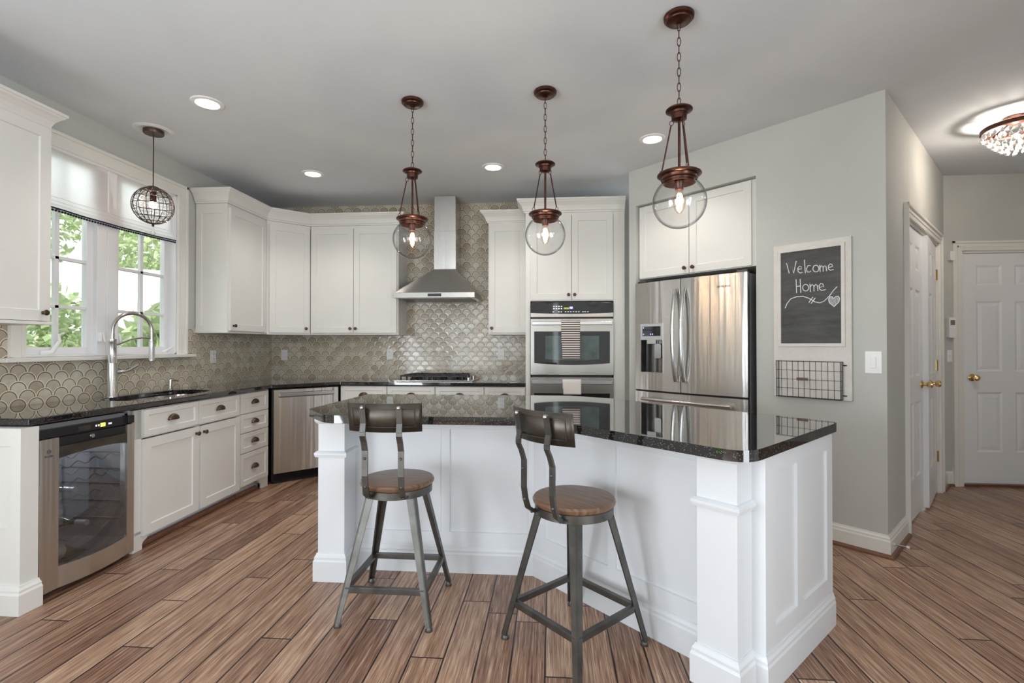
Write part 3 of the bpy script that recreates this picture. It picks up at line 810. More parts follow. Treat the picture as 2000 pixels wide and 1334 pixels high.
# ------------------------------------------------------------------ garden outside the window
struct('ground_outside', MB().box(-22, -3.4, -8, 22, -0.4, -0.3), M['lawn'], 'green lawn outside the sink window', 'lawn')
gc = thing('garden_canopy', 'white arched garden canopy outside the sink window', 'canopy', (-8.6, 8.2, -0.3), R(45))
def arch(x0, x1, z0, z1, dip):
    pts = [(x0, z0), (x0, z1), (x1, z1), (x1, z0)]
    for i in range(1, 24):
        t = i / 24; pts.append((x1 + (x0 - x1) * t, z0 + dip * (1 - (2 * t - 1) ** 2)))
    return pts
mb = MB(); 
mb.prism_y(arch(-3.4, 0.2, 1.75, 3.05, 0.52), 0, 0.06); mb.prism_y(arch(0.2, 3.8, 1.75, 3.05, 0.52), 0, 0.06); mb.box(-3.4, 3.8, 0.06, 1.6, 2.98, 3.05)
mb.build('valance', M['siding'], gc)
for x in (-3.4, 0.1, 3.7): MB().box(x, x + 0.1, 0, 0.1, 0, 1.9).build('post', M['siding'], gc)
def foliage(c, rad, n, size, long=1.0, seed=1):
    rng = random.Random(seed); vs = []; fs = []
    for i in range(n):
        while True:
            d = Vector((rng.uniform(-1, 1), rng.uniform(-1, 1), rng.uniform(-1, 1)))
            if 0.2 < d.length < 1: break
        d = d.normalized() * (0.55 + 0.5 * rng.random())
        p = Vector((c[0] + d.x * rad[0], c[1] + d.y * rad[1], c[2] + d.z * rad[2]))
        q = Matrix.Rotation(rng.uniform(0, 6.28), 3, 'Z') @ Matrix.Rotation(rng.uniform(-1.2, 1.2), 3, 'X') @ Matrix.Rotation(rng.uniform(0, 6.28), 3, 'Y')
        s = size * rng.uniform(0.6, 1.3)
        b = len(vs)
        for a in ((-0.5 * long, 0, 0), (0, -0.28, 0.05), (0.6 * long, 0, 0), (0, 0.28, 0.05)):
            vs.append(p + q @ (Vector(a) * s))
        fs.append((b, b + 1, b + 2, b + 3))
    return MB().add(vs, fs)
def plant(name, label, cat, loc, parts, mat, size, n, long=1.0, trunk=None, seed=1):
    r = thing(name, label, cat, loc, 0, 'trees and shrubs outside the sink window')
    mb = MB()
    for i, (c, rad) in enumerate(parts):
        f = foliage(c, rad, n, size, long, seed * 10 + i); mb.add(f.v, f.f)
    mb.build('foliage', mat, r)
    if trunk: MB().tube(trunk[0], trunk[1], 8).build('trunk', M['bark'], r)
    return r
plant('garden_tree', 'pale green leafy tree seen through upper panes of left casement', 'tree', (-12.6, 9.2, -0.3), [((0, 0, 5.0), (2.2, 2.2, 2.7))], M['leaf_a'], 0.20, 7000, trunk=([(0, 0, 0), (0.1, 0, 2), (0, 0.1, 4), (0.5, 0.3, 5.5)], [0.2, 0.16, 0.1, 0.04]), seed=2)
plant('garden_tree', 'pale green leafy tree seen through upper panes of right casement', 'tree', (-10.3, 13.1, -0.3), [((0, 0, 4.9), (2.2, 2.2, 2.7))], M['leaf_a'], 0.20, 7000, trunk=([(0, 0, 0), (0, 0, 2), (0, 0, 4.5)], [0.2, 0.15, 0.08]), seed=3)
plant('garden_shrub', 'rounded bright green shrub seen through lower panes of left casement', 'shrub', (-6.2, 5.2, -0.3), [((0, 0, 1.25), (1.05, 1.05, 1.1))], M['leaf_b'], 0.13, 4500, seed=4, trunk=([(0, 0, 0), (0, 0, 0.9)], [0.06, 0.03]))
plant('garden_shrub', 'spiky long-leaved shrub seen through lower panes of right casement', 'shrub', (-5.6, 7.5, -0.3), [((0, 0, 1.25), (1.05, 1.05, 1.1))], M['leaf_b'], 0.26, 2600, 1.5, seed=5, trunk=([(0, 0, 0), (0, 0, 0.9)], [0.05, 0.03]))

# ------------------------------------------------------------------ left run of base cabinets
XC = -2.575           # face frame plane
def board_foot(x0, x1, flip=False):
    # bracket foot with a curved inner cut, z 0 - 0.10
    w = x1 - x0; pts = [(x0, 0), (x0, 0.10)]
    a = [(x1, 0.10), (x1 - 0.005, 0.075), (x1 - 0.02, 0.055), (x1 - 0.045, 0.045), (x1 - 0.055, 0.03), (x1 - 0.055, 0)]
    pts += a
    if flip: pts = [(x0 + x1 - x, z) for x, z in pts][::-1]
    return pts
r = thing('sink_cabinet', 'white sink base cabinet with two shaker doors and two false drawers', 'cabinet', (XC + 0.028, 2.814, 0), R(91.5))
MB().box(0, 0.018, 0, 0.54, 0.10, 0.872).box(1.034, 1.052, 0, 0.54, 0.10, 0.872).box(0, 1.052, 0.53, 0.54, 0.10, 0.872).box(0, 1.052, 0, 0.54, 0.10, 0.118).box(0, 1.052, 0, 0.02, 0.69, 0.872).box(0.018, 0.065, 0, 0.02, 0.1, 0.872).box(0.55, 0.59, 0, 0.02, 0.1, 0.872).build('carcass', M['cab'], r, 0.001)
MB().prism_y(board_foot(0, 0.13), 0, 0.02).build('foot', M['cab'], r)
MB().box(0.0, 1.05, 0.055, 0.07, 0, 0.10).build('toe_board', M['isl'], r)
MB().box(0.06, 1.05, 0.018, 0.055, 0, 0.036).build('shoe_molding', M['shoewood'], r, 0.01)
door_with_knob(r, 0.065, 0.558, 0.085, 0.685, 0.53, 0.640)
door_with_knob(r, 0.582, 1.050, 0.085, 0.685, 0.61, 0.640)
drawer_with_pull(r, 0.065, 0.553, 0.703, 0.868); drawer_with_pull(r, 0.558, 1.044, 0.703, 0.868)
r = thing('drawer_cabinet', 'narrow white cabinet with four drawers beside the dishwasher', 'cabinet', (XC, 3.87, 0), R(90))
MB().box(0, 0.425, 0, 0.565, 0.10, 0.872).build('carcass', M['cab'], r, 0.001)
MB().prism_y(board_foot(0.285, 0.425, True), 0, 0.02).build('foot', M['cab'], r)
MB().box(0.0, 0.36, 0.055, 0.07, 0, 0.10).build('toe_board', M['isl'], r)
MB().box(0.0, 0.30, 0.018, 0.055, 0, 0.036).build('shoe_molding', M['shoewood'], r, 0.01)
for z0, z1 in ((0.703, 0.868), (0.542, 0.695), (0.374, 0.534), (0.10, 0.366)):
    drawer_with_pull(r, 0.004, 0.400, z0, z1, st=0.04)
# white end unit left of the wine fridge (panel towards the camera)
ey0, ey1 = 2.150, 2.234
r = thing('end_panel', 'white panelled end of the left counter run beside the wine cooler', 'panel', (XC - 0.28, ey0, 0))
MB().box(-0.28, 0.340, 0.02, ey1 - ey0, 0, 0.874).build('carcass', M['cab'], r, 0.001)
MB().panelled([-0.28, -0.10, 0.285, 0.340], [0, 0.40, 0.79, 0.874], {(0, 1), (1, 1)}, 0.0, 0.02, SHAKER).build('front_panel', M['cab'], r, 0.001)
MB().sweep([(-0.28, 0), (0.340, 0), (0.340, ey1 - ey0)], [(o * 1.7, z) for o, z in BASEP]).build('base_molding', M['cab'], r)

# wine cooler
wf = thing('wine_cooler', 'stainless wine cooler with tinted glass door under the left counter', 'wine cooler', (-2.565, 2.240, 0), R(90))
W = 0.555
mb = MB()
mb.box(0, 0.02, 0, 0.54, 0.03, 0.86); mb.box(W - 0.02, W, 0, 0.54, 0.03, 0.86); mb.box(0, W, 0.52, 0.54, 0.03, 0.86); mb.box(0, W, 0, 0.54, 0.03, 0.12); mb.box(0, W, 0, 0.54, 0.78, 0.868)
mb.build('cabinet_body', M['fridgein'], wf)
def wbow(x): return -0.026 * (1 - (2 * (x - 0.098) / (W - 0.148) - 1) ** 2) if 0.098 <= x <= W - 0.05 else 0.0
def bowed(x0, x1, zlo, zhi, y0, y1, n=20):
    vs, fs = [], []
    for i in range(n + 1):
        x = x0 + (x1 - x0) * i / n; t = 1 - (2 * i / n - 1) ** 2; o = wbow(x)
        vs += [(x, y0 + o, zlo(t)), (x, y0 + o, zhi(t)), (x, y1 + o, zhi(t)), (x, y1 + o, zlo(t))]
    for i in range(n):
        a_, c_ = 4 * i, 4 * i + 4
        fs += [(a_, c_, c_ + 1, a_ + 1), (a_ + 1, c_ + 1, c_ + 2, a_ + 2), (a_ + 2, c_ + 2, c_ + 3, a_ + 3), (a_ + 3, c_ + 3, c_, a_)]
    fs += [(0, 1, 2, 3), (4 * n + 3, 4 * n + 2, 4 * n + 1, 4 * n)]
    return MB().add(vs, fs, True)
mb = MB()
mb.rbox(0, 0.098, -0.045, -0.002, 0.03, 0.80, 0.006)
mb.rbox(W - 0.05, W, -0.045, -0.002, 0.03, 0.80, 0.006)
q = bowed(0.098, W - 0.05, lambda t: 0.03, lambda t: 0.140 - 0.006 * t, -0.045, -0.002); mb.add(q.v, q.f, True)
mb.build('door_frame', M['steel'], wf)
bowed(0.098, W - 0.05, lambda t: 0.692 + 0.020 * t, lambda t: 0.752, -0.045, -0.002).build('header_band', M['gunplate'], wf)
bowed(0.098, W - 0.05, lambda t: 0.11, lambda t: 0.715, -0.040, -0.035).build('glass_pane', M['wineglassdoor'], wf)
cp = MB().box(0.0, W, -0.030, 0.0, 0.800, 0.845).box(0.098, W - 0.05, -0.040, 0.0, 0.752, 0.795).box(0, 0.09, -0.04, 0, 0.803, 0.84).box(W - 0.04, W, -0.045, 0, 0.805, 0.85).build('control_panel', M['black'], wf, 0.002)
MB().box(0.345, 0.375, -0.0315, -0.030, 0.812, 0.833).build('display', M['yellowled'], cp)
MB().box(0.215, 0.285, -0.0315, -0.030, 0.810, 0.834).build('display', lab(M['gunplate'], '') if False else M['gunplate'], cp)
mb = MB()
for x in (0.315, 0.33, 0.395, 0.407): mb.box(x, x + 0.008, -0.0315, -0.030, 0.818, 0.828)
mb.build('keys', M['whiteprint'], cp)
X = T(0.285, -0.040, 0.774) @ Matrix.Rotation(R(90), 4, 'X')
MB().lathe([(0.0001, 0.006), (0.011, 0.006), (0.013, 0.0), (0.011, 0.0)], 16, 0, X).build('lock', M['chrome'], wf)
XT = T(0.047, -0.0455, 0.735) @ Matrix.Rotation(R(90), 4, 'X')
mb = MB().text('Profile', 0.016, 0.0003, T(0.047, -0.0455, 0.712) @ Matrix.Rotation(R(90), 4, 'X'))
mb.tube([(0.047 + 0.009 * math.cos(a), -0.0455, 0.735 + 0.009 * math.sin(a)) for a in [2 * PI * i / 16 for i in range(16)]], 0.0016, 5, True)
mb.text('GE', 0.011, 0.0003, XT)
mb.build('emblem', M['print'], wf)
for z in (0.24, 0.345, 0.445, 0.535, 0.63):
    mb = MB()
    for yy in (0.012, 0.20, 0.40):
        mb.tube([(0.03 + 0.495 * i / 40, yy, z + 0.012 * math.sin(i / 40 * 5 * 2 * PI)) for i in range(41)], 0.0028, 5)
    for x in (0.028, W - 0.028): mb.tube([(x, 0.005, z), (x, 0.45, z)], 0.003, 5)
    mb.build('wire_rack', M['chrome'], wf)
MB().box(0.10, W - 0.1, 0.03, 0.2, 0.0, 0.03).box(0.03, 0.07, 0.0, 0.04, 0.0, 0.03).box(W - 0.07, W - 0.03, 0.0, 0.04, 0.0, 0.03).build('toe_base', M['black'], wf)
WX = T(-2.565, 2.240, 0) @ rotz(R(90))
cl_ = bpy.data.lights.new('cooler_fill', 'POINT'); cl_.energy = 3.2; cl_.color = (0.85, 0.92, 1.0); cl_.shadow_soft_size = 0.03  # point lamp added to brighten the cooler interior
co_ = bpy.data.objects.new('cooler_fill', cl_); COL.objects.link(co_); co_.location = WX @ Vector((0.28, 0.30, 0.72))
def bottle(name, label, x, z, cap, body, tilt=0, y0=0.02):
    X = WX @ T(x, y0, z) @ Matrix.Rotation(R(-90), 4, 'X')
    r = thing(name, label, 'bottle', (WX @ Vector((x, y0, z))), R(90), 'bottles lying in the wine cooler')
    X = Matrix.Rotation(R(-90), 4, 'X')
    MB().lathe([(0.0001, 0.0), (0.0145, 0.0), (0.0145, 0.08), (0.018, 0.10), (0.036, 0.15), (0.037, 0.30), (0.0001, 0.302)], 16, 0, X).build('glass_body', M[body], r)
    MB().lathe([(0.0001, -0.002), (0.0155, -0.002), (0.016, 0.055), (0.0155, 0.06)], 16, 0, X).build('foil_cap', M[cap], r)
    return r
bottle('wine_bottle', 'white-capped bottle lying highest in the wine cooler', 0.145, 0.575, 'foil', 'darkglass')
bottle('wine_bottle', 'gold-capped bottle just below the highest one in the wine cooler', 0.115, 0.492, 'goldfoil', 'darkglass', y0=0.05)
bottle('wine_bottle', 'white-capped bottle on the middle rack of the wine cooler', 0.245, 0.487, 'foil', 'darkglass')
bottle('wine_bottle', 'white-capped bottle on the rack above the labelled one', 0.165, 0.390, 'foil', 'darkglass')
bottle('wine_bottle', 'white-capped bottle lying low near the middle of the wine cooler', 0.315, 0.285, 'foil', 'wineglass')
r = thing('wine_bottle', 'green bottle with white label at the bottom of the wine cooler', 'bottle', WX @ Vector((0.08, 0.06, 0.215)), R(90), 'bottles lying in the wine cooler')
X = T(0, 0, 0) @ Matrix.Rotation(R(112), 4, 'Y')
MB().lathe([(0.0001, 0.0), (0.036, 0.002), (0.037, 0.16), (0.018, 0.21), (0.0145, 0.24), (0.0145, 0.28), (0.0001, 0.281)], 16, 0, X).build('glass_body', M['wineglass'], r)
MB().lathe([(0.0378, 0.03), (0.0378, 0.13)], 16, 0, X).build('paper_label', M['label'], r)

# dishwasher, set diagonally
dw = thing('dishwasher', 'stainless dishwasher set diagonally in the counter corner', 'dishwasher', (-2.54, 4.31, 0), R(45))
MB().box(0.0, 0.62, 0.03, 0.52, 0.02, 0.868).build('tub', M['black'], dw)
MB().panelled([0.012, 0.055, 0.565, 0.608], [0.095, 0.79, 0.835, 0.862], {(1, 1)}, 0.0, 0.03, [(0.006, 0.010)]).build('door', M['steel'], dw, 0.002)
MB().rbox(0.055, 0.565, -0.022, 0.0, 0.800, 0.832, 0.006).build('handle', M['chrome'], dw, 0.003)
MB().box(0.012, 0.608, 0.03, 0.05, 0.0, 0.09).build('toe_kick', M['black'], dw)

# back run of base cabinets (drawers over doors)
def back_base(x0, x1, n, label):
    r = thing('base_cabinet', label, 'cabinet', (x0, 4.745, 0), 0, 'base cabinets under the cooktop wall')
    w = x1 - x0
    MB().box(0, w, 0, 0.55, 0.10, 0.872).build('carcass', M['cab'], r, 0.001)
    MB().box(0, w, 0.06, 0.08, 0, 0.10).build('toe_board', M['isl'], r)
    for i in range(n):
        a = w * i / n + 0.006; b = w * (i + 1) / n - 0.006
        drawer_with_pull(r, a, b, 0.70, 0.866, st=0.04)
        door_with_knob(r, a, b, 0.12, 0.69, b - 0.04 if i % 2 == 0 else a + 0.04, 0.64)
back_base(-2.085, -1.612, 1, 'white drawer cabinet between the dishwasher and the cooktop cabinet')
back_base(-1.612, -0.650, 2, 'white double cabinet with two drawers under the gas cooktop')
back_base(-0.650, -0.250, 1, 'white drawer cabinet beside the double oven')

# ------------------------------------------------------------------ counters
def rounded(poly, radii, n=6):
    out = []; k = len(poly)
    for i, p in enumerate(poly):
        r_ = radii[i]
        if not r_: out.append(p); continue
        p = Vector(p); a = Vector(poly[i - 1]) - p; b = Vector(poly[(i + 1) % k]) - p
        a.normalize(); b.normalize()
        ang = a.angle(b); d = r_ / math.tan(ang / 2)
        q0 = p + a * d; q1 = p + b * d
        for j in range(n + 1):
            t = j / n
            out.append(tuple((1 - t) ** 2 * q0 + 2 * t * (1 - t) * p + t * t * q1))
    return out
sinkc = (-2.835, 3.36)
hole = []
for i in range(36):
    a = 2 * PI * i / 36
    cx_ = math.copysign(abs(math.cos(a)) ** 0.55, math.cos(a)); sy_ = math.copysign(abs(math.sin(a)) ** 0.55, math.sin(a))
    hole.append((sinkc[0] + 0.195 * cx_ - 0.03 * math.sin(a), sinkc[1] + 0.40 * sy_))
outer = [(-2.525, 2.195), (-2.525, 4.265), (-2.075, 4.70), (-0.252, 4.70), (-0.252, 5.30), (-3.135, 5.30), (-3.135, 2.195)]
mb = MB().prism(outer, CT - 0.034, CT, holes=[hole[::-1]])
o = mb.build('countertop', M['granite'], None, 0.009, mb.base())
tag(o, 'black granite countertop running along the sink and cooktop walls', 'countertop')
# undermount sink
sk = MB(); rings = []
for (sc, z) in ((1.07, CT - 0.036), (1.02, CT - 0.037), (1.0, CT - 0.10), (0.95, CT - 0.20), (0.80, CT - 0.225), (0.1, CT - 0.235)):
    rings.append([(sinkc[0] + (h[0] - sinkc[0]) * sc, sinkc[1] + (h[1] - sinkc[1]) * sc, z) for h in hole])
k = len(hole)
sk.add([q for rg in rings for q in rg], [(i * k + j, i * k + (j + 1) % k, (i + 1) * k + (j + 1) % k, (i + 1) * k + j) for i in range(len(rings) - 1) for j in range(k)], True)
s = sk.build('sink', M['steelh'], None, 0, sk.base()); tag(s, 'steel undermount sink below the window', 'sink')
# faucet
fx, fy = -3.02, 3.165
fa = thing('faucet', 'tall brushed nickel pull-down faucet behind the sink', 'faucet', (fx, fy, CT))
MB().lathe([(0.0001, 0), (0.034, 0), (0.034, 0.006), (0.030, 0.012), (0.030, 0.235), (0.026, 0.240), (0.024, 0.375), (0.026, 0.378), (0.026, 0.40), (0.0001, 0.402)], 20).build('body', M['chrome'], fa)
dv = Vector((0.35, 0.94, 0)).normalized()
rr = 0.125; pts = []
for i in range(25):
    a = PI - PI * i / 24
    q = dv * (rr + rr * math.cos(a)); pts.append((q.x, q.y, 0.46 + rr * math.sin(a)))
hose = [(0, 0, 0.40), (0, 0, 0.43)] + pts + [(pts[-1][0], pts[-1][1], 0.40)]
MB().tube(hose, 0.0125, 10).build('spout_hose', M['steelh'], fa)
ex, ey = pts[-1][0], pts[-1][1]
MB().lathe([(0.0001, 0), (0.020, 0.0), (0.020, 0.012), (0.018, 0.016), (0.018, 0.135), (0.014, 0.140), (0.014, 0.16), (0.0001, 0.16)], 16, 0, T(ex, ey, 0.245)).build('spray_head', M['chrome'], fa)
MB().tube([(0, 0, 0.355), (dv.x * 0.05, dv.y * 0.05, 0.372), (dv.x * 0.12, dv.y * 0.12, 0.402), (dv.x * 0.19, dv.y * 0.19, 0.413), (ex, ey, 0.410)], [0.009, 0.008, 0.007, 0.007, 0.008], 8).build('support_arm', M['chrome'], fa)
MB().tube([(0, 0, 0.17), (0.055 * 0.35, 0.055 * .94, 0.17), (0.07 * .35, 0.07 * .94, 0.17)], [0.013, 0.015, 0.012], 10).tube([(0.065 * .35, 0.065 * .94, 0.17), (0.10 * .35, 0.10 * .94, 0.178), (0.16 * .35, 0.16 * .94, 0.215)], [0.007, 0.008, 0.009], 8).build('lever', M['chrome'], fa)
sd = thing('soap_dispenser', 'small nickel soap dispenser pump beside the faucet', 'soap dispenser', (-3.03, 3.70, CT))
MB().lathe([(0.0001, 0), (0.022, 0), (0.022, 0.004), (0.013, 0.01), (0.013, 0.085), (0.0001, 0.087)], 16).build('body', M['chrome'], sd)
MB().tube([(0, 0, 0.075), (0.01, 0.03, 0.078), (0.02, 0.06, 0.070)], [0.008, 0.007, 0.006], 8).build('nozzle', M['chrome'], sd)

# cooktop
ck = thing('gas_cooktop', 'gas cooktop with black grates under the range hood', 'cooktop', (-1.17, 5.02, CT))
MB().box(-0.40, 0.40, -0.235, 0.235, 0, 0.012).build('tray', M['steelh'], ck, 0.004)
def grate(x0, x1):
    mb = MB(); y0, y1 = -0.205, 0.205; z = 0.052
    for x in (x0, (x0 + x1) / 2, x1): mb.bar((x, y0, z), (x, y1, z), 0.012, 0.014)
    for y in (y0, -0.07, 0.07, y1): mb.bar((x0, y, z), (x1, y, z), 0.012, 0.014, (0, 1, 0))
    for x in (x0, x1):
        for y in (y0, 0, y1): mb.bar((x, y, 0.012), (x, y, z), 0.014, 0.014)
    for cx_, cy_ in (((x0 + x1) / 2, -0.12), ((x0 + x1) / 2, 0.12)):
        for a in range(0, 360, 90): mb.bar((cx_ + 0.02 * math.cos(R(a)), cy_ + 0.02 * math.sin(R(a)), z + 0.008), (cx_ + 0.07 * math.cos(R(a)), cy_ + 0.07 * math.sin(R(a)), z + 0.008), 0.012, 0.012, (0, 0, 1))
    return mb
for x0, x1 in ((-0.33, -0.10), (-0.08, 0.15), (0.17, 0.29)): grate(x0, x1).build('grate', M['iron'], ck)
for x, y in ((-0.215, -0.12), (-0.215, 0.12), (0.035, -0.12), (0.035, 0.12), (0.23, 0.05)):
    MB().lathe([(0.045, 0.012), (0.045, 0.022), (0.034, 0.026), (0.034, 0.036), (0.0001, 0.038)], 18, 0, T(x, y, 0)).build('burner', M['iron'], ck)
for y in (-0.17, -0.11, 0.13, 0.19):
    MB().lathe([(0.018, 0.012), (0.018, 0.035), (0.0001, 0.037)], 14, 0, T(0.345, y, 0)).build('knob', M['chrome'], ck)

# ------------------------------------------------------------------ range hood
hd = thing('range_hood', 'stainless chimney range hood above the gas cooktop', 'range hood', (-1.165, YB - 0.008, 1.745))
hw = 0.41
MB().box(-hw, hw, -0.50, 0.0, 0.0, 0.055).build('rim', M['steelh'], hd, 0.003)
cx0, cx1 = -0.05, 0.18
vs = [(-hw + .005, -0.495, 0.055), (hw - .005, -0.495, 0.055), (hw - .005, 0, 0.055), (-hw + .005, 0, 0.055), (cx0, -0.29, 0.315), (cx1, -0.29, 0.315), (cx1, 0, 0.315), (cx0, 0, 0.315)]
MB().add(vs, [(0, 1, 5, 4), (1, 2, 6, 5), (2, 3, 7, 6), (3, 0, 4, 7), (4, 5, 6, 7), (0, 3, 2, 1)]).build('canopy', M['steelhood'], hd, 0.002)
MB().box(cx0, cx1, -0.29, 0, 0.315, 0.71).build('chimney_lower', M['steelhood'], hd, 0.002)
MB().box(cx0 + 0.004, cx1 - 0.004, -0.286, 0, 0.71, CE - 1.746).build('chimney_upper', M['steelhood'], hd, 0.002)
MB().box(-0.06, 0.075, -0.503, -0.50, 0.014, 0.042).build('control_panel', M['black'], hd)
MB().box(-hw + 0.05, hw - 0.05, -0.45, -0.05, -0.004, 0.0).build('grease_filter', M['gun'], hd)

# ------------------------------------------------------------------ upper cabinets
UZ0, UZ1 = 1.385, 2.525
# nearest, on the left wall before the window
r = thing('wall_cabinet', 'white upper cabinet nearest the camera, left of the sink window', 'cabinet', (-2.835, 1.55, UZ0), R(90), 'white upper cabinets')
MB().box(0, 1.01, 0, 0.31, 0.018, 1.12).build('carcass', M['cab'], r, 0.001)
MB().box(0, 1.015, -0.030, 0.31, 0.0, 0.018).build('light_rail', M['cab'], r, 0.003)
door_with_knob(r, 0.52, 1.005, 0.022, 1.105, 0.965, 0.068)
door_with_knob(r, 0.03, 0.515, 0.022, 1.105, 0.07, 0.068)
mb = crown([(-2.835, 1.55), (-2.835, 2.530), (-3.143, 2.530)], 2.475, 0.95)
mb.box(-3.143, -2.835, 1.55, 2.530, 2.506, 2.58)
mb.local(r).build('crown_molding', M['cab'], r, 0.001)
# far side of the window
r = thing('wall_cabinet', 'white upper cabinet with lit end panel just right of the sink window', 'cabinet', (-2.845, 4.113, UZ0), R(90), 'white upper cabinets')
MB().box(0.02, 0.585, 0, 0.292, 0.012, UZ1 - UZ0).build('carcass', M['cab'], r, 0.001)
MB().panelled([-0.292, -0.242, -0.05, 0.0], [0.012, 0.062, 1.055, UZ1 - UZ0], {(1, 1)}, 0.0, 0.02, SHAKER, 0, rotz(R(-90))).build('end_panel', M['cab'], r, 0.001)
MB().box(-0.004, 0.585, -0.004, 0.292, -0.004, 0.012).build('light_rail', M['cab'], r, 0.002)
door_with_knob(r, 0.022, 0.562, 0.018, 1.108, 0.06, 0.062)
# diagonal corner
r = thing('corner_cabinet', 'white diagonal upper cabinet in the room corner', 'cabinet', (-2.838, 4.703, UZ0), R(45), 'white upper cabinets')
MB().prism([(0.0, 0.0), (0.425, 0.0), (0.635, 0.215), (0.212, 0.635), (-0.212, 0.215)], 0.012, UZ1 - UZ0).build('carcass', M['cab'], r)
MB().box(0, 0.425, -0.004, 0.1, -0.004, 0.012).build('light_rail', M['cab'], r)
door_with_knob(r, 0.022, 0.412, 0.018, 1.108, 0.372, 0.062)
# back wall pair
r = thing('wall_cabinet', 'white double-door upper cabinet left of the range hood', 'cabinet', (-2.530, 5.0, UZ0), 0, 'white upper cabinets')
MB().box(0, 0.945, 0, 0.300, 0.012, UZ1 - UZ0).build('carcass', M['cab'], r, 0.001)
MB().box(0, 0.95, -0.004, 0.300, -0.004, 0.012).build('light_rail', M['cab'], r, 0.002)
door_with_knob(r, 0.012, 0.468, 0.018, 1.108, 0.442, 0.062); door_with_knob(r, 0.474, 0.930, 0.018, 1.108, 0.500, 0.062)
mb = crown([(-3.136, 4.113), (-2.845, 4.113), (-2.845, 4.698), (-2.535, 5.0), (-1.585, 5.0), (-1.585, 5.30)], UZ1 + 0.001)
o = mb.build('crown_molding', M['cab'], None, 0.001, mb.base()); tag(o, 'white crown moulding bending over the corner upper cabinets', 'molding')
# right of the hood
r = thing('wall_cabinet', 'narrow white upper cabinet between range hood and oven tower', 'cabinet', (-0.645, 5.0, UZ0), 0, 'white upper cabinets')
MB().box(0, 0.392, 0, 0.300, 0.012, UZ1 - UZ0).build('carcass', M['cab'], r, 0.001)
MB().box(0, 0.395, -0.004, 0.300, -0.004, 0.012).build('light_rail', M['cab'], r, 0.002)
door_with_knob(r, 0.010, 0.385, 0.018, 1.108, 0.038, 0.062)
mb = crown([(-0.645, 5.30), (-0.645, 5.0), (-0.252, 5.0)], UZ1 - 0.002)
mb.local(r).build('crown_molding', M['cab'], r, 0.001)

# ------------------------------------------------------------------ oven tower
TY = 4.72
r = thing('oven_tower', 'tall white cabinet tower housing the double oven', 'cabinet', (-0.248, TY, 0))
mb = MB()
mb.box(0, 0.045, 0, 0.585, 0, 2.545); mb.box(0.832, 0.936, 0, 0.585, 0, 2.545); mb.box(0.045, 0.832, 0, 0.585, 1.695, 2.545); mb.box(0.045, 0.832, 0, 0.585, 0.10, 0.40); mb.box(0.045, 0.832, 0.56, 0.585, 0.40, 1.695)
mb.build('carcass', M['cab'], r, 0.001)
door_with_knob(r, 0.050, 0.434, 1.705, 2.515, 0.408, 1.752); door_with_knob(r, 0.439, 0.824, 1.705, 2.515, 0.465, 1.752)
drawer_with_pull(r, 0.05, 0.824, 0.13, 0.37)
mb = crown([(-0.248, 4.915), (-0.248, TY), (0.688, TY)], 2.540, 1.05)
mb.local(r).build('crown_molding', M['cab'], r, 0.001)

ov = thing('double_oven', 'stainless double wall oven with black control panel', 'oven', (-0.200, TY - 0.004, 0.402))
OW = 0.78
def bowpoly(x0, x1, z0, z1, top, bot, n=16):
    return [(x0 + (x1 - x0) * i / n, z0 - bot * (1 - (2 * i / n - 1) ** 2)) for i in range(n + 1)] + [(x1 + (x0 - x1) * i / n, z1 + top * (1 - (2 * i / n - 1) ** 2)) for i in range(n + 1)]
MB().box(0.01, OW - 0.01, 0.004, 0.54, 0.0, 1.285).build('chassis', M['black'], ov)
MB().prism_y(bowpoly(0, OW, 1.180, 1.268, 0.018, 0.012), -0.022, 0.004).build('control_panel', M['blackglass'], ov, 0.002)
mb = MB().prism_y([(0, 1.140), (OW, 1.140), (OW, 1.182)] + [(OW - OW * i / 16, 1.182 - 0.012 * (1 - (2 * i / 16 - 1) ** 2)) for i in range(1, 16)] + [(0, 1.182)], -0.020, 0.004)
mb.build('trim_strip', M['steelh'], ov, 0.001)
mb = MB()
for i in range(4):
    for j in range(2): mb.box(0.215 + i * 0.024, 0.228 + i * 0.024, -0.0235, -0.022, 1.214 + j * 0.022, 1.222 + j * 0.022)
for x in (0.21, 0.262, 0.285, 0.325, 0.35, 0.375, 0.40, 0.425, 0.45, 0.49, 0.51, 0.535): mb.box(x, x + 0.013, -0.0235, -0.022, 1.186, 1.192)
mb.build('keys', M['whiteprint'], ov)
MB().box(0.315, 0.365, -0.0235, -0.022, 1.213, 1.230).build('display', M['greenled'], ov)
MB().box(0.370, 0.400, -0.0235, -0.022, 1.217, 1.237).build('display', lab(M['blueled'], '') if False else M['blueled'], ov)
def oven_door(z0, z1, wz0, wz1):
    d = MB()
    bw = 0.035
    hole = bowpoly(0.035, OW - 0.035, wz0, wz1, 0.0, 0.018)
    out = [(0, z0), (OW, z0), (OW, z1), (0, z1)]
    d.prism_y(out, -0.030, 0.002, holes=[hole[::-1]])
    d = d.build('door', M['steelh'], ov, 0.003)
    MB().prism_y(bowpoly(0.033, OW - 0.033, wz0, wz1, 0.002, 0.018), -0.026, -0.004).build('door_glass', M['blackglass'], d)
    MB().prism_y(bowpoly(0.14, OW - 0.135, wz0 + 0.035, wz1 - 0.040, 0.0, 0.012), -0.0275, -0.0255).build('inner_window', M['ovenglass'], d)
    MB().rbox(0.012, OW - 0.012, -0.070, -0.050, z1 - 0.062, z1 - 0.028, 0.008).box(0.03, 0.05, -0.052, -0.028, z1 - 0.058, z1 - 0.032).box(OW - 0.05, OW - 0.03, -0.052, -0.028, z1 - 0.058, z1 - 0.032).build('handle', M['chrome'], d, 0.004)
oven_door(0.590, 1.124, 0.705, 1.000)
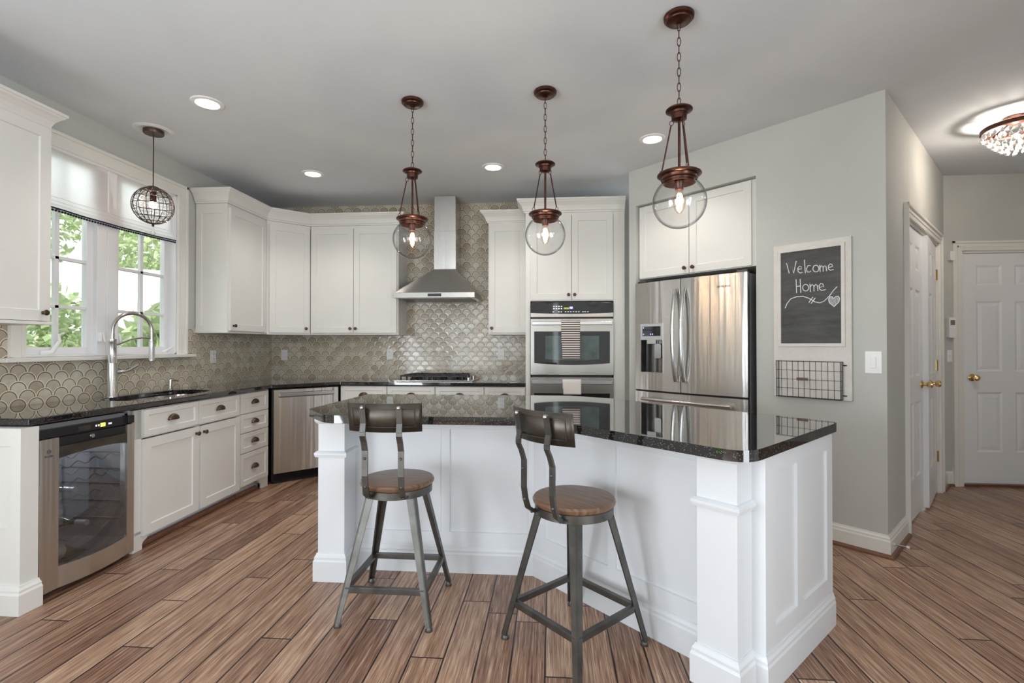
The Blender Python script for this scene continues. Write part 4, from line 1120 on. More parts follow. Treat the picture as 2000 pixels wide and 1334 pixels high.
oven_door(0.020, 0.568, 0.130, 0.415)
mb = MB()
for x in [0.03 + 0.03 * i for i in range(25)]: mb.box(x, x + 0.018, -0.012, 0.004, 1.127, 1.136); mb.box(x, x + 0.018, -0.012, 0.004, 0.573, 0.584)
mb.build('vent_slots', M['iron'], ov)
# towels on the oven handles
def hang(name, label, x0, x1, ztop, drop, mat, yb):
    t = thing(name, label, 'towel', ((x0 + x1) / 2, yb, ztop - drop))
    w = x1 - x0; vs = []; fs = []; nx_ = 14
    prof = [(-0.012, 0.10 * drop)] + [(-0.012, drop * k_ / 6) for k_ in range(4, 6)] + [(-0.010, drop - 0.006), (0.0, drop), (0.012, drop)]
    front = [(-0.046 - 0.0, drop * k_ / 10) for k_ in range(0, 10)] + [(-0.045, drop - 0.010), (-0.038, drop - 0.001), (-0.026, drop + 0.003), (-0.012, drop), (-0.007, drop - 0.012)] + [(-0.006, drop * k_ / 10) for k_ in range(9, 3, -1)]
    for i in range(nx_ + 1):
        u = i / nx_
        for (y, z) in front:
            vs.append((-w / 2 + w * u + (0.010 * (1 - z / drop) * (1 if y < -0.03 else 0.3)) * (1 - u), y - 0.002 * math.sin(u * 9 + z * 14), z))
    k_ = len(front)
    for i in range(nx_):
        for j in range(k_ - 1): fs.append((i * k_ + j, (i + 1) * k_ + j, (i + 1) * k_ + j + 1, i * k_ + j + 1))
    o = MB().add(vs, fs, True).build('cloth', mat, t)
    so = o.modifiers.new('thick', 'SOLIDIFY'); so.thickness = 0.003; so.offset = 1
    return t
hang('dish_towel', 'black and white striped towel on the upper oven handle', 0.090, 0.265, 1.505, 0.355, M['towel'], TY - 0.036)
hang('dish_towel', 'small plain white towel on the lower oven handle', 0.100, 0.275, 0.948, 0.135, M['linen'], TY - 0.036)

# ------------------------------------------------------------------ refrigerator and the cabinet above it
cb = thing('refrigerator_cabinet', 'white double-door cabinet recessed above the refrigerator', 'cabinet', (XF @ Vector((T0, 0.055, 1.855))), R(-45))
RW = T1 - T0
MB().box(0.004, RW - 0.004, 0, 0.60, 0, 0.64).build('carcass', M['cab'], cb, 0.001)
door_with_knob(cb, 0.012, 0.484, 0.006, 0.632, 0.452, 0.048); door_with_knob(cb, 0.490, 0.982, 0.006, 0.632, 0.524, 0.048)
rf = thing('refrigerator', 'stainless french-door refrigerator with water dispenser', 'refrigerator', (XF @ Vector((0.098, -0.045, 0))), R(-45))
FWd = 0.965
MB().box(0.004, FWd - 0.004, 0.050, 0.74, 0.03, 1.80).build('cabinet_body', M['fridgein'], rf, 0.004)
MB().box(0.02, FWd - 0.02, 0.06, 0.7, 0, 0.03).build('base_grille', M['black'], rf)
MB().box(0.01, FWd - 0.01, 0.030, 0.052, 0.05, 1.79).build('gasket', M['black'], rf)
def curved_door(x0, x1, z0, z1, bulge, th, hole=None):
    # front bows gently outwards
    n_ = 18; mb_ = MB()
    def fy(x):
        t = (x - 0.0) / FWd
        return -bulge * (1 - (2 * t - 1) ** 2)
    xs = [x0 + (x1 - x0) * i / n_ for i in range(n_ + 1)]
    if hole: xs = sorted(set([round(q, 5) for q in xs] + [hole[0], hole[1]]))
    zs = [z0, z1] if not hole else [z0, hole[2], hole[3], z1]
    nz = len(zs); vs_ = []; fs_ = []
    for x in xs:
        for z in zs: vs_.append((x, fy(x), z))
    for i in range(len(xs) - 1):
        for j in range(nz - 1):
            if hole and xs[i] >= hole[0] - 1e-5 and xs[i + 1] <= hole[1] + 1e-5 and j == 1: continue
            fs_.append((i * nz + j, (i + 1) * nz + j, (i + 1) * nz + j + 1, i * nz + j + 1))
    mb_.add(vs_, fs_, True)
    k_ = len(xs)
    vs2 = [(x, fy(x), z0) for x in xs] + [(x, th, z0) for x in xs] + [(x, fy(x), z1) for x in xs] + [(x, th, z1) for x in xs]
    fs2 = []
    for i in range(k_ - 1):
        fs2.append((i, i + k_, i + 1 + k_, i + 1)); fs2.append((i + 2 * k_, i + 1 + 2 * k_, i + 1 + 3 * k_, i + 3 * k_)); fs2.append((i + k_, i + 3 * k_, i + 1 + 3 * k_, i + 1 + k_))
    fs2.append((0, 2 * k_, 3 * k_, k_)); fs2.append((k_ - 1, 2 * k_ - 1, 4 * k_ - 1, 3 * k_ - 1))
    mb_.add(vs2, fs2)
    return mb_, fy
B = 0.028
DH = (0.062, 0.285, 1.045, 1.455)
mb, fy_ = curved_door(0, 0.446, 0.895, 1.805, B, 0.030, DH)
dl = mb.build('door', M['steel'], rf)
mb, _ = curved_door(0.452, FWd, 0.895, 1.805, B, 0.030)
dr = mb.build('door', M['steel'], rf)
mb, _ = curved_door(0, FWd, 0.06, 0.880, B, 0.030)
fz = mb.build('freezer_drawer', M['steel'], rf)
# dispenser niche
mb = MB(); x0, x1, z0, z1 = DH; ya = fy_(0.17); yb = 0.055
mb.add([(x0, fy_(x0), z0), (x1, fy_(x1), z0), (x1, fy_(x1), z1), (x0, fy_(x0), z1), (x0, yb, z0), (x1, yb, z0), (x1, yb, z1), (x0, yb, z1)], [(4, 5, 6, 7), (0, 4, 7, 3), (1, 2, 6, 5), (3, 7, 6, 2), (0, 1, 5, 4)])
ds = mb.build('dispenser', M['gun'], dl)
MB().box(x0 + 0.004, x1 - 0.004, ya - 0.001, ya + 0.05, 1.318, z1 - 0.002).build('dispenser_fascia', M['chrome'], ds)
MB().box(x0 + 0.022, x1 - 0.026, ya - 0.003, ya - 0.0005, 1.350, 1.432).build('display', M['blackglass'], ds)
mb = MB()
for (x, z) in ((0.092, 1.42), (0.092, 1.365), (0.16, 1.365), (0.18, 1.365)): mb.box(x, x + 0.008, ya - 0.0045, ya - 0.003, z - 0.004, z + 0.006)
mb.build('indicator_lights', M['blueled'], ds)
MB().rbox(0.125, 0.212, ya + 0.004, ya + 0.06, 1.285, 1.335, 0.006).build('ice_chute', M['chrome'], ds)
MB().rbox(0.188, 0.250, ya + 0.02, ya + 0.055, 1.165, 1.285, 0.012).build('paddle', M['chrome'], ds)
mb = MB()
# slim bright frame around the niche
fr = [(x0, z0), (x1, z0), (x1, z1), (x0, z1)]
for (a, b) in zip(fr, fr[1:] + fr[:1]): mb.bar((a[0], fy_(a[0]) - 0.001, a[1]), (b[0], fy_(b[0]) - 0.001, b[1]), 0.007, 0.005, (0, 1, 0))
mb.build('dispenser_rim', M['chrome'], ds)
def fhandle(x, name, par):
    pts = []; rr_ = []
    for i in range(21):
        t = i / 20; z = 0.985 + 0.735 * t
        pts.append((x, fy_(x) - 0.012 - 0.050 * math.sin(PI * t) ** 0.7, z)); rr_.append(0.017)
    mb_ = MB().tube(pts, rr_, 10)
    return mb_.build(name, M['chrome'], par)
fhandle(0.412, 'handle', dl); fhandle(0.486, 'handle', dr)
mb = MB().tube([(0.10, fy_(0.1) - 0.045, 0.822), (0.30, fy_(0.3) - 0.048, 0.822), (0.66, fy_(0.66) - 0.048, 0.822), (0.865, fy_(0.865) - 0.045, 0.822)], 0.014, 10)
mb.box(0.13, 0.15, fy_(0.14) - 0.045, fy_(0.14) + 0.004, 0.812, 0.832); mb.box(0.815, 0.835, fy_(0.82) - 0.045, fy_(0.82) + 0.004, 0.812, 0.832)
mb.build('handle', M['chrome'], fz)
MB().text('SAMSUNG', 0.021, 0.0006, T(0.795, fy_(0.795) - 0.0014, 1.712) @ rotz(math.atan(8 * B / FWd * (0.795 / FWd - 0.5))) @ Matrix.Rotation(R(90), 4, 'X')).build('lettering', M['print'], dr)
for x in (0.05, FWd - 0.05): MB().box(x - 0.04, x + 0.04, 0.02, 0.12, 1.805, 1.825).build('hinge_cover', M['gunplate'], rf, 0.004)

# ------------------------------------------------------------------ message board, switch, outlets
mbd = thing('message_board', 'white distressed message board with chalkboard and wire basket', 'message board', (XF @ Vector((1.233, -0.001, 0.922))), R(-45))
BW, BH = 0.463, 1.038
MB().box(0, BW, -0.022, 0, 0, BH).build('backboard', M['distress'], mbd, 0.002)
fx0, fx1, fz0, fz1 = 0.030, 0.430, 0.342, 1.005
fwid = 0.021
mb = MB().prism_y([(fx0, fz0), (fx1, fz0), (fx1, fz1), (fx0, fz1)], -0.034, -0.020, holes=[[(fx0 + fwid, fz0 + fwid), (fx0 + fwid, fz1 - fwid), (fx1 - fwid, fz1 - fwid), (fx1 - fwid, fz0 + fwid)]])
mb.build('chalkboard_frame', M['distress'], mbd, 0.002)
cbo = MB().box(fx0 + fwid, fx1 - fwid, -0.026, -0.018, fz0 + fwid, fz1 - fwid).build('chalkboard', M['board'], mbd)
STROKES = [[(1.32, 1.832), (1.336, 1.762), (1.352, 1.805), (1.364, 1.761), (1.38, 1.839)], [(1.391, 1.784), (1.414, 1.785), (1.412, 1.798), (1.4, 1.804), (1.39, 1.791), (1.392, 1.768), (1.405, 1.757), (1.419, 1.761)], [(1.43, 1.841), (1.436, 1.756)], [(1.468, 1.798), (1.453, 1.802), (1.443, 1.784), (1.445, 1.765), (1.458, 1.756), (1.47, 1.764)], [(1.517, 1.774), (1.515, 1.764), (1.51, 1.757), (1.503, 1.754), (1.495, 1.755), (1.488, 1.76), (1.483, 1.768), (1.481, 1.778), (1.483, 1.787), (1.488, 1.794), (1.495, 1.798), (1.503, 1.797), (1.51, 1.792), (1.515, 1.783), (1.517, 1.774)], [(1.522, 1.794), (1.524, 1.753)], [(1.524, 1.779), (1.532, 1.792), (1.541, 1.782), (1.541, 1.754)], [(1.542, 1.779), (1.551, 1.79), (1.558, 1.78), (1.561, 1.754)], [(1.57, 1.774), (1.595, 1.777), (1.591, 1.792), (1.581, 1.797), (1.571, 1.785), (1.572, 1.764), (1.582, 1.755), (1.601, 1.758)], [(1.379, 1.716), (1.382, 1.627)], [(1.404, 1.715), (1.408, 1.627)], [(1.382, 1.669), (1.407, 1.671)], [(1.456, 1.654), (1.454, 1.645), (1.449, 1.637), (1.442, 1.634), (1.434, 1.634), (1.426, 1.639), (1.421, 1.647), (1.419, 1.657), (1.421, 1.667), (1.426, 1.674), (1.434, 1.678), (1.442, 1.677), (1.449, 1.672), (1.454, 1.664), (1.456, 1.654)], [(1.463, 1.676), (1.466, 1.627)], [(1.466, 1.661), (1.476, 1.674), (1.486, 1.664), (1.487, 1.63)], [(1.488, 1.661), (1.498, 1.673), (1.507, 1.663), (1.51, 1.63)], [(1.517, 1.651), (1.544, 1.654), (1.539, 1.671), (1.528, 1.676), (1.517, 1.664), (1.519, 1.641), (1.532, 1.629), (1.556, 1.634)], [(1.31, 1.528), (1.322, 1.559), (1.345, 1.588), (1.381, 1.6), (1.422, 1.599), (1.457, 1.584), (1.491, 1.558), (1.521, 1.549), (1.546, 1.559), (1.576, 1.59), (1.6, 1.625), (1.617, 1.644)], [(1.457, 1.557), (1.479, 1.589)], [(1.471, 1.55), (1.493, 1.582)], [(1.602, 1.52), (1.575, 1.547), (1.571, 1.571), (1.58, 1.585), (1.592, 1.584), (1.6, 1.572), (1.612, 1.584), (1.625, 1.585), (1.633, 1.571), (1.629, 1.548), (1.612, 1.531), (1.602, 1.52)]]
mb = MB()
for st in STROKES:
    mb.tube([(x - 1.233, -0.0262, z - 0.922) for x, z in st], 0.0026, 6, sx=1.0)
    if len(st) <= 5 or len(st) == 12:
        for e_ in (st[0], st[-1]): mb.sphere((e_[0] - 1.233, -0.0262, e_[1] - 0.922), 0.0032, 8, 5)
mb.build('chalk_writing', M['chalk'], cbo)
MB().prism_y([(x - 1.233, z - 0.922) for x, z in STROKES[-1][:-1]], -0.0268, -0.0255).build('chalk_heart', M['chalkfill'], cbo)
bk = MB(); bx0, bx1, bz0, bz1, byf = 0.034, 0.415, 0.004, 0.244, -0.075
def wr(a, b, r_=0.0016): bk.tube([a, b], r_, 5)
for i in range(12):
    x = bx0 + (bx1 - bx0) * i / 11
    wr((x, byf, bz1), (x + 0.0, byf + 0.006, bz0)); wr((x, byf + 0.006, bz0), (x, -0.024, bz0))
for j in range(5):
    z = bz0 + (bz1 - bz0) * j / 4; r_ = 0.0026 if j == 4 else 0.0016
    wr((bx0, byf, z), (bx1, byf, z), r_); wr((bx0, byf, z), (bx0, -0.024, z), r_); wr((bx1, byf, z), (bx1, -0.024, z), r_)
for y in (-0.058, -0.041, -0.026):
    wr((bx0, y, bz0), (bx1, y, bz0)); wr((bx0, y, bz0), (bx0, y, bz1)); wr((bx1, y, bz0), (bx1, y, bz1))
for z in (0.03, 0.222): wr((bx1, -0.027, z), (bx1 + 0.022, -0.027, z), 0.004)
bko = bk.build('wire_basket', M['wire'], mbd)
MB().box(0.165, 0.232, byf - 0.004, byf - 0.001, 0.118, 0.136).build('name_plate', M['bronze'], bko)
sw = thing('light_switch', 'white rocker light switch on the angled wall', 'switch', (XF @ Vector((1.76, 0, 1.10))), R(-45))
MB().rbox(0, 0.086, -0.006, 0, 0, 0.135, 0.004).build('plate', M['plastic'], sw, 0.002)
MB().box(0.028, 0.058, -0.011, -0.006, 0.033, 0.102).build('rocker', M['plastic'], sw, 0.002)
def outlet(name, loc, rz, label):
    o_ = thing('power_outlet', label, 'outlet', loc, rz, 'outlets in the backsplash')
    MB().rbox(-0.036, 0.036, -0.006, 0, 0, 0.118, 0.004).build('plate', M['plastic'], o_, 0.002)
    for z in (0.022, 0.066):
        f_ = MB().rbox(-0.018, 0.018, -0.009, -0.006, z, z + 0.032, 0.010).build('receptacle', M['plastic'], o_)
        MB().box(-0.009, -0.006, -0.0095, -0.009, z + 0.012, z + 0.022).box(0.006, 0.009, -0.0095, -0.009, z + 0.012, z + 0.022).build('slots', M['slot'], f_)
outlet('o', (XL + 0.008, 4.340, 1.108), R(90), 'white outlet under the upper cabinet right of the window')
outlet('o', (-2.985, YB - 0.008, 1.105), 0, 'white outlet in the tile corner next to the diagonal cabinet')
outlet('o', (-1.775, YB - 0.008, 1.118), 0, 'white outlet in the tile just left of the cooktop')
outlet('o', (-0.545, YB - 0.008, 1.118), 0, 'white outlet in the tile beside the oven tower')
# small devices by the end door
o = thing('alarm_sensor', 'small white sensor box beside the end door casing', 'sensor', (HB[0] + 0.030, HB[1], 2.04))
MB().rbox(0, 0.045, -0.035, 0, 0, 0.085, 0.006).build('housing', M['plastic'], o, 0.003); MB().box(0.045, 0.058, -0.018, 0, 0.01, 0.075).build('magnet', M['plastic'], o, 0.002)
o = thing('wall_phone', 'white cordless phone in its holder beside the end door', 'phone', (HB[0] + 0.012, HB[1], 1.34))
MB().rbox(0, 0.06, -0.04, 0, 0, 0.185, 0.012).build('handset', M['plastic'], o, 0.005); MB().box(0.012, 0.048, -0.042, -0.04, 0.115, 0.160).build('screen', M['slot'], o)
o = thing('light_switch', 'small white light switch below the hall phone', 'switch', (HB[0] + 0.02, HB[1], 1.12))
MB().rbox(0, 0.05, -0.006, 0, 0, 0.11, 0.004).build('plate', M['plastic'], o); MB().box(0.018, 0.03, -0.016, -0.006, 0.045, 0.065).build('toggle', M['plastic'], o)
p = XH @ Vector((0.10, -0.016, 0.055))
o = thing('door_stop', 'short spring door stop on the baseboard near the corner', 'door stop', p, HANG)
MB().tube([(0, 0, 0), (0, -0.055, 0)], 0.006, 8).build('spring', M['chrome'], o); MB().tube([(0, -0.055, 0), (0, -0.07, 0)], 0.009, 8).build('rubber_tip', M['plastic'], o)

# ------------------------------------------------------------------ island
IY = 2.74; IS = 2.64; ID = -1.09
bend = (IS - IY, IY)                       # where the two fronts meet
def diag(sm, df): return ((sm + df) / 2, (sm - df) / 2)
pr_ = diag(IS, ID)                          # right end of the angled front
isl = thing('kitchen_island', 'white panelled angled kitchen island with square corner posts', 'island', (-0.1, 2.9, 0))
L0 = (-0.1, 2.9)
def loc(p): return (p[0] - L0[0], p[1] - L0[1])
pa = (-1.185, IY)
bodyp = [pa, bend, pr_, diag(4.00 - 0.35, ID), (0.40, 3.28), (0.10, 3.44), (-1.25, 3.44), (-1.25, 2.80)]
inner = [(-1.175, IY + 0.02), (bend[0] + 0.01, IY + 0.02), diag(IS + 0.028, ID - 0.028), diag(3.64, ID - 0.028), (0.38, 3.26), (0.08, 3.42), (-1.24, 3.42), (-1.24, 2.82)]
MB().prism([loc(q) for q in inner], 0.0, CT - 0.04).build('carcass', M['isl'], isl)
PP = [(0.003, 0.010)]
def face(name, a, b, cuts):
    # panelled board from a to b (left to right as seen from the front)
    ln = math.hypot(b[0] - a[0], b[1] - a[1]); an = math.atan2(b[1] - a[1], b[0] - a[0])
    X = T(a[0] - L0[0], a[1] - L0[1], 0) @ rotz(an)
    xs = [0]; cells = set()
    for (c0, c1) in cuts: xs += [c0, c1]
    xs.append(ln)
    for i in range(len(cuts)): cells.add((2 * i + 1, 1))
    return MB().panelled(xs, [0, 0.222, 0.800, CT - 0.04], cells, 0, 0.02, PP, 0, X).build(name, M['isl'], isl, 0.001)
l1 = bend[0] - pa[0]
face('front_panel', pa, bend, [(0.065, 0.565), (0.612, l1 - 0.03)])
l2 = math.hypot(pr_[0] - bend[0], pr_[1] - bend[1])
face('front_panel', bend, pr_, [(0.085, 0.515), (0.560, l2 - 0.20)])
l3 = (3.65 - IS) * s2
pe = diag(3.65, ID)
face('end_panel', diag(IS + 0.0283, ID), pe, [(0.065, 0.28), (0.345, l3 - 0.09)])
path = [loc(q) for q in (pa, bend, pr_, pe)]
MB().sweep(path, [(o * 0.8, z * 1.08) for o, z in BASEP]).build('base_molding', M['isl'], isl)
def post(cx_, cy_, ang, w):
    X = T(cx_ - L0[0], cy_ - L0[1], 0) @ rotz(ang); h = w / 2
    mb_ = MB()
    mb_.box(-h, h, -h, h, 0, CT - 0.04, X=X)
    sq = [(-h, -h), (h, -h), (h, h), (-h, h)]
    P_ = mb_.build('corner_post', M['isl'], isl, 0.002)
    m1 = MB(); m1.sweep(sq, [(o * 1.2, z * 1.12) for o, z in BASEP], 0, X, True)
    m1.build('post_base', M['isl'], P_)
    m2 = MB(); m2.sweep(sq, [(0, 0.665), (0.012, 0.667), (0.016, 0.680), (0.016, 0.690), (0.006, 0.698), (0, 0.700)], 0, X, True)
    m2.build('post_collar', M['isl'], P_)
    m2 = MB(); m2.sweep(sq, [(0, 0.845), (0.004, 0.847), (0.014, 0.862), (0.014, CT - 0.04), (0, CT - 0.04)], 0, X, True)
    m2.build('post_cap', M['isl'], P_)
post(-1.190, 2.66, 0, 0.148)
pc = diag(2.475 + 0.155 * s2, -1.160 - 0.155 * s2)
post(pc[0], pc[1], R(-45), 0.155)
top = [(-1.36, 2.66), (-1.15, 2.425), (-0.09, 2.425), diag(2.335, -1.31), diag(2.335, -1.04), diag(3.74, -1.075), (0.42, 3.345), (0.13, 3.52), (-1.34, 3.52)]
top = rounded(top, [0.10, 0.14, 0.10, 0.25, 0.11, 0.05, 0.08, 0.1, 0.05], 8)
mb = MB().prism(top, CT - 0.040, CT)
o = mb.build('island_countertop', M['granite'], None, 0.016, mb.base())
o.modifiers[0].segments = 4
tag(o, 'polished black granite slab on the white island', 'countertop')

# ------------------------------------------------------------------ bar stools
def make_stool():
    st = thing('bar_stool', 'x', 'stool', (0, 0, 0))
    SH = 0.623; f = 0.222; t_ = 0.115
    MB().lathe([(0.0001, SH - 0.028), (0.168, SH - 0.028), (0.176, SH - 0.020), (0.178, SH - 0.010), (0.172, SH - 0.001), (0.160, SH), (0.0001, SH + 0.0)], 40).build('seat', M['seatwood'], st)
    MB().lathe([(0.168, SH - 0.030), (0.168, SH - 0.064), (0.160, SH - 0.064), (0.160, SH - 0.032), (0.0001, SH - 0.032)], 40).build('seat_ring', M['gun'], st)
    for sx_ in (-1, 1):
        for sy_ in (-1, 1):
            a = Vector((sx_ * t_, sy_ * t_, SH - 0.05)); b = Vector((sx_ * f, sy_ * f, 0.018))
            mb_ = MB()
            # angle-iron leg: two flanges meeting at the outer edge, taper to the foot
            d1 = Vector((-sx_, 0, 0)); d2 = Vector((0, -sy_, 0)); 
            for dd in (d1, d2):
                o_ = Vector((0, -sy_, 0)) if dd is d1 else Vector((-sx_, 0, 0))
                w0, w1 = 0.040, 0.026; th = 0.007
                vs_ = []
                for p_, w_ in ((a, w0), (b, w1)):
                    vs_ += [p_, p_ + dd * w_, p_ + dd * w_ + o_ * th, p_ + o_ * th]
                mb_.add(vs_, [(0, 1, 2, 3), (7, 6, 5, 4), (0, 4, 5, 1), (1, 5, 6, 2), (2, 6, 7, 3), (3, 7, 4, 0)])
            lg = mb_.build('leg', M['gun'], st)
            c = b + Vector((-sx_ * 0.012, -sy_ * 0.012, 0))
            MB().lathe([(0.0001, 0), (0.017, 0), (0.017, 0.008), (0.011, 0.014), (0.010, 0.022), (0.0001, 0.022)], 12, 0, T(c.x, c.y, 0)).build('foot_glide', M['gun'], lg)
    zz = 0.158; q = f + (t_ - f) * (zz - 0.018) / (SH - 0.068)
    q -= 0.012
    for (a, b, sd) in (((-q, -q), (q, -q), (0, 1, 0)), ((-q, q), (q, q), (0, 1, 0)), ((-q, -q), (-q, q), (1, 0, 0)), ((q, -q), (q, q), (1, 0, 0))):
        MB().bar((a[0], a[1], zz), (b[0], b[1], zz), 0.022, 0.026, sd).build('stretcher', M['gun'], st, 0.001)
    # backrest on the -y side
    for x in (-0.083, 0.083):
        pts = [(x, -0.120, SH - 0.050), (x, -0.165, SH - 0.050), (x, -0.192, SH - 0.030), (x, -0.206, SH + 0.01), (x, -0.215, SH + 0.06), (x, -0.214, SH + 0.14), (x, -0.214, SH + 0.175), (x, -0.228, SH + 0.215), (x, -0.244, SH + 0.245), (x, -0.244, SH + 0.262), (x, -0.235, SH + 0.30), (x, -0.250, SH + 0.38)]
        mb_ = MB()
        for a, b in zip(pts[:-1], pts[1:]): 
            mb_.bar(a, (b[0], b[1], b[2]), 0.026, 0.009, (1, 0, 0))
        for pz in (1, 3, 5): mb_.sphere((x, pts[pz][1] - 0.005, pts[pz][2]), 0.0065, 8, 5)
        u_ = mb_.build('back_support', M['gun'], st)
        MB().sphere((x, -0.254, SH + 0.372), 0.009, 10, 6).build('bolt', M['chrome'], u_)
        # lower stiffener strip along the bend
        mb_ = MB()
        for a, b in zip(pts[1:6], pts[2:7]): mb_.bar((a[0], a[1] + 0.006, a[2]), (b[0], b[1] + 0.006, b[2]), 0.010, 0.014, (1, 0, 0))
        mb_.build('stiffener', M['gun'], u_)
    # curved back plate with a pressed inner border
    vs_ = []; fs_ = []; n_ = 20
    for i in range(n_ + 1):
        t = -1 + 2 * i / n_; x = 0.172 * t
        yb_ = -0.233 + 0.045 * t * t
        for (z, dy) in ((0.258, 0.012), (0.388, -0.006)):
            vs_.append((x * (0.985 if z < 0.3 else 1.0), yb_ + dy, SH + z))
    for i in range(n_): fs_.append((2 * i, 2 * i + 2, 2 * i + 3, 2 * i + 1))
    pl = MB().add(vs_, fs_, True).build('back_plate', M['gunplate'], st)
    so = pl.modifiers.new('thick', 'SOLIDIFY'); so.thickness = 0.004; so.offset = 0
    rim = MB()
    def on(t, z): 
        k_ = (z - 0.258) / 0.130
        return (0.172 * t, -0.233 + 0.045 * t * t + 0.012 - 0.018 * k_ - 0.003, SH + z)
    loop = [on(-0.83 + 1.66 * i / 14, 0.282) for i in range(15)] + [on(0.83 - 1.66 * i / 14, 0.364) for i in range(15)]
    rim.tube(loop, 0.0022, 5, True)
    rim.build('pressed_border', M['gunplate'], pl)
    return st
st1 = make_stool()
st2 = copy_tree(st1)
st1.location = (-0.755, 2.375, 0); st1.rotation_euler = (0, 0, R(0)); 
tag(st1, 'gunmetal bar stool with back parallel to the straight island front', 'stool', 'metal bar stools at the island')
st2.location = (0.095, 2.140, 0); st2.rotation_euler = (0, 0, R(-45))
tag(st2, 'gunmetal bar stool turned towards the angled island front', 'stool', 'metal bar stools at the island')

# ------------------------------------------------------------------ pendants over the island
def spot_point(name, loc_, power, col, r_=0.03):
    d = bpy.data.lights.new(name, 'POINT'); d.energy = power; d.color = col; d.shadow_soft_size = r_
    o_ = bpy.data.objects.new(name, d); COL.objects.link(o_); o_.location = loc_
    return o_
def make_pendant():
    p_ = thing('globe_pendant', 'x', 'pendant lamp', (0, 0, 0), 0, None)
    # local z = 0 at the ceiling, everything hangs below
    MB().lathe([(0.0001, 0.0), (0.066, 0.0), (0.070, -0.006), (0.068, -0.018), (0.058, -0.024), (0.056, -0.030), (0.022, -0.034), (0.014, -0.040), (0.0001, -0.041)], 32).build('canopy', M['copper'], p_)
    mb_ = MB(); nl = 11; z0, z1 = -0.036, -0.428; ll = (z0 - z1) / nl
    for i in range(nl):
        zc = z0 - ll * (i + 0.5); pts = []
        for j in range(16):
            a = 2 * PI * j / 16; w_ = 0.0075 * math.cos(a); h_ = (ll * 0.62) * math.sin(a)
            an = R(20) if i % 2 else R(110)
            pts.append((w_ * math.cos(an), w_ * math.sin(an), zc + h_))
        mb_.tube(pts, 0.0019, 6, True)
    mb_.build('chain', M['copper'], p_)
    MB().lathe([(0.0001, -0.420), (0.010, -0.424), (0.012, -0.432), (0.030, -0.434), (0.034, -0.440), (0.056, -0.441), (0.061, -0.446), (0.061, -0.451), (0.055, -0.455), (0.042, -0.456), (0.040, -0.466), (0.036, -0.468), (0.034, -0.492), (0.012, -0.498), (0.0001, -0.498)], 32).build('cup', M['copper'], p_)
    MB().tube([(0, 0, -0.49), (0, 0, -0.74)], 0.0065, 8).build('stem', M['copper'], p_)
    for k_ in range(3):
        a = R(100 + 120 * k_); ca, sa = math.cos(a), math.sin(a)
        mb_ = MB().tube([(0.036 * ca, 0.036 * sa, -0.512), (0.078 * ca, 0.078 * sa, -0.722)], 0.0036, 6)
        for (rr_, zz_) in ((0.034, -0.502), (0.080, -0.732)):
            mb_.tube([(rr_ * ca - sa * 0 + 0.009 * math.cos(b) * ca, rr_ * sa + 0.009 * math.cos(b) * sa, zz_ + 0.011 * math.sin(b)) for b in [2 * PI * j / 12 for j in range(12)]], 0.0018, 5, True)
        mb_.build('rod', M['copper'], p_)
    MB().lathe([(0.0001, -0.738), (0.060, -0.738), (0.064, -0.742), (0.094, -0.743), (0.100, -0.748), (0.100, -0.754), (0.094, -0.758), (0.080, -0.758), (0.078, -0.768), (0.083, -0.770), (0.083, -0.774), (0.074, -0.776), (0.072, -0.792), (0.069, -0.792), (0.069, -0.764), (0.0001, -0.762)], 40).build('collar', M['copper'], p_)
    MB().lathe([(0.0001, -0.758), (0.022, -0.758), (0.022, -0.800), (0.019, -0.806), (0.019, -0.822), (0.0001, -0.823)], 20).build('socket', M['copper'], p_)
    gr = 0.122; gc_ = -0.880
    a0 = math.asin(0.066 / gr)
    prof = [(gr * math.sin(a0 + (PI - a0) * i / 30) + 1e-5, gc_ + gr * math.cos(a0 + (PI - a0) * i / 30)) for i in range(31)]
    g = MB().lathe(prof, 48).build('glass_globe', M['globeglass'], p_)
    b_ = MB().lathe([(0.013, -0.822), (0.016, -0.832), (0.028, -0.862), (0.029, -0.880), (0.022, -0.912), (0.010, -0.930), (0.0001, -0.934)], 24).build('bulb', M['bulbglass'], p_)
    fil = MB()
    for k_ in range(5):
        a = 2 * PI * k_ / 5
        fil.tube([(0.005 * math.cos(a), 0.005 * math.sin(a), -0.838), (0.012 * math.cos(a), 0.012 * math.sin(a), -0.850), (0.010 * math.cos(a + .6), 0.010 * math.sin(a + .6), -0.905)], 0.0022, 5)
    fil.build('filament', M['bulb'], b_)
    return p_
pn1 = make_pendant()
pens = [pn1, copy_tree(pn1), copy_tree(pn1)]
for o_, (x, y, rz), lb in zip(pens, ((-0.877, 3.046, 96), (-0.038, 2.993, -10), (0.596, 2.354, 60)), ('clear globe pendant on chain hanging in front of the range hood', 'clear globe pendant on chain hanging in front of the oven tower', 'largest-looking clear globe pendant, hanging in front of the refrigerator cabinet')):
    o_.location = (x, y, CE); o_.rotation_euler = (0, 0, R(rz)); tag(o_, lb, 'pendant lamp', 'clear globe pendants over the island')
    spot_point('pendant_light', (x, y, CE - 0.885), 5, (1.0, 0.76, 0.52), 0.02)

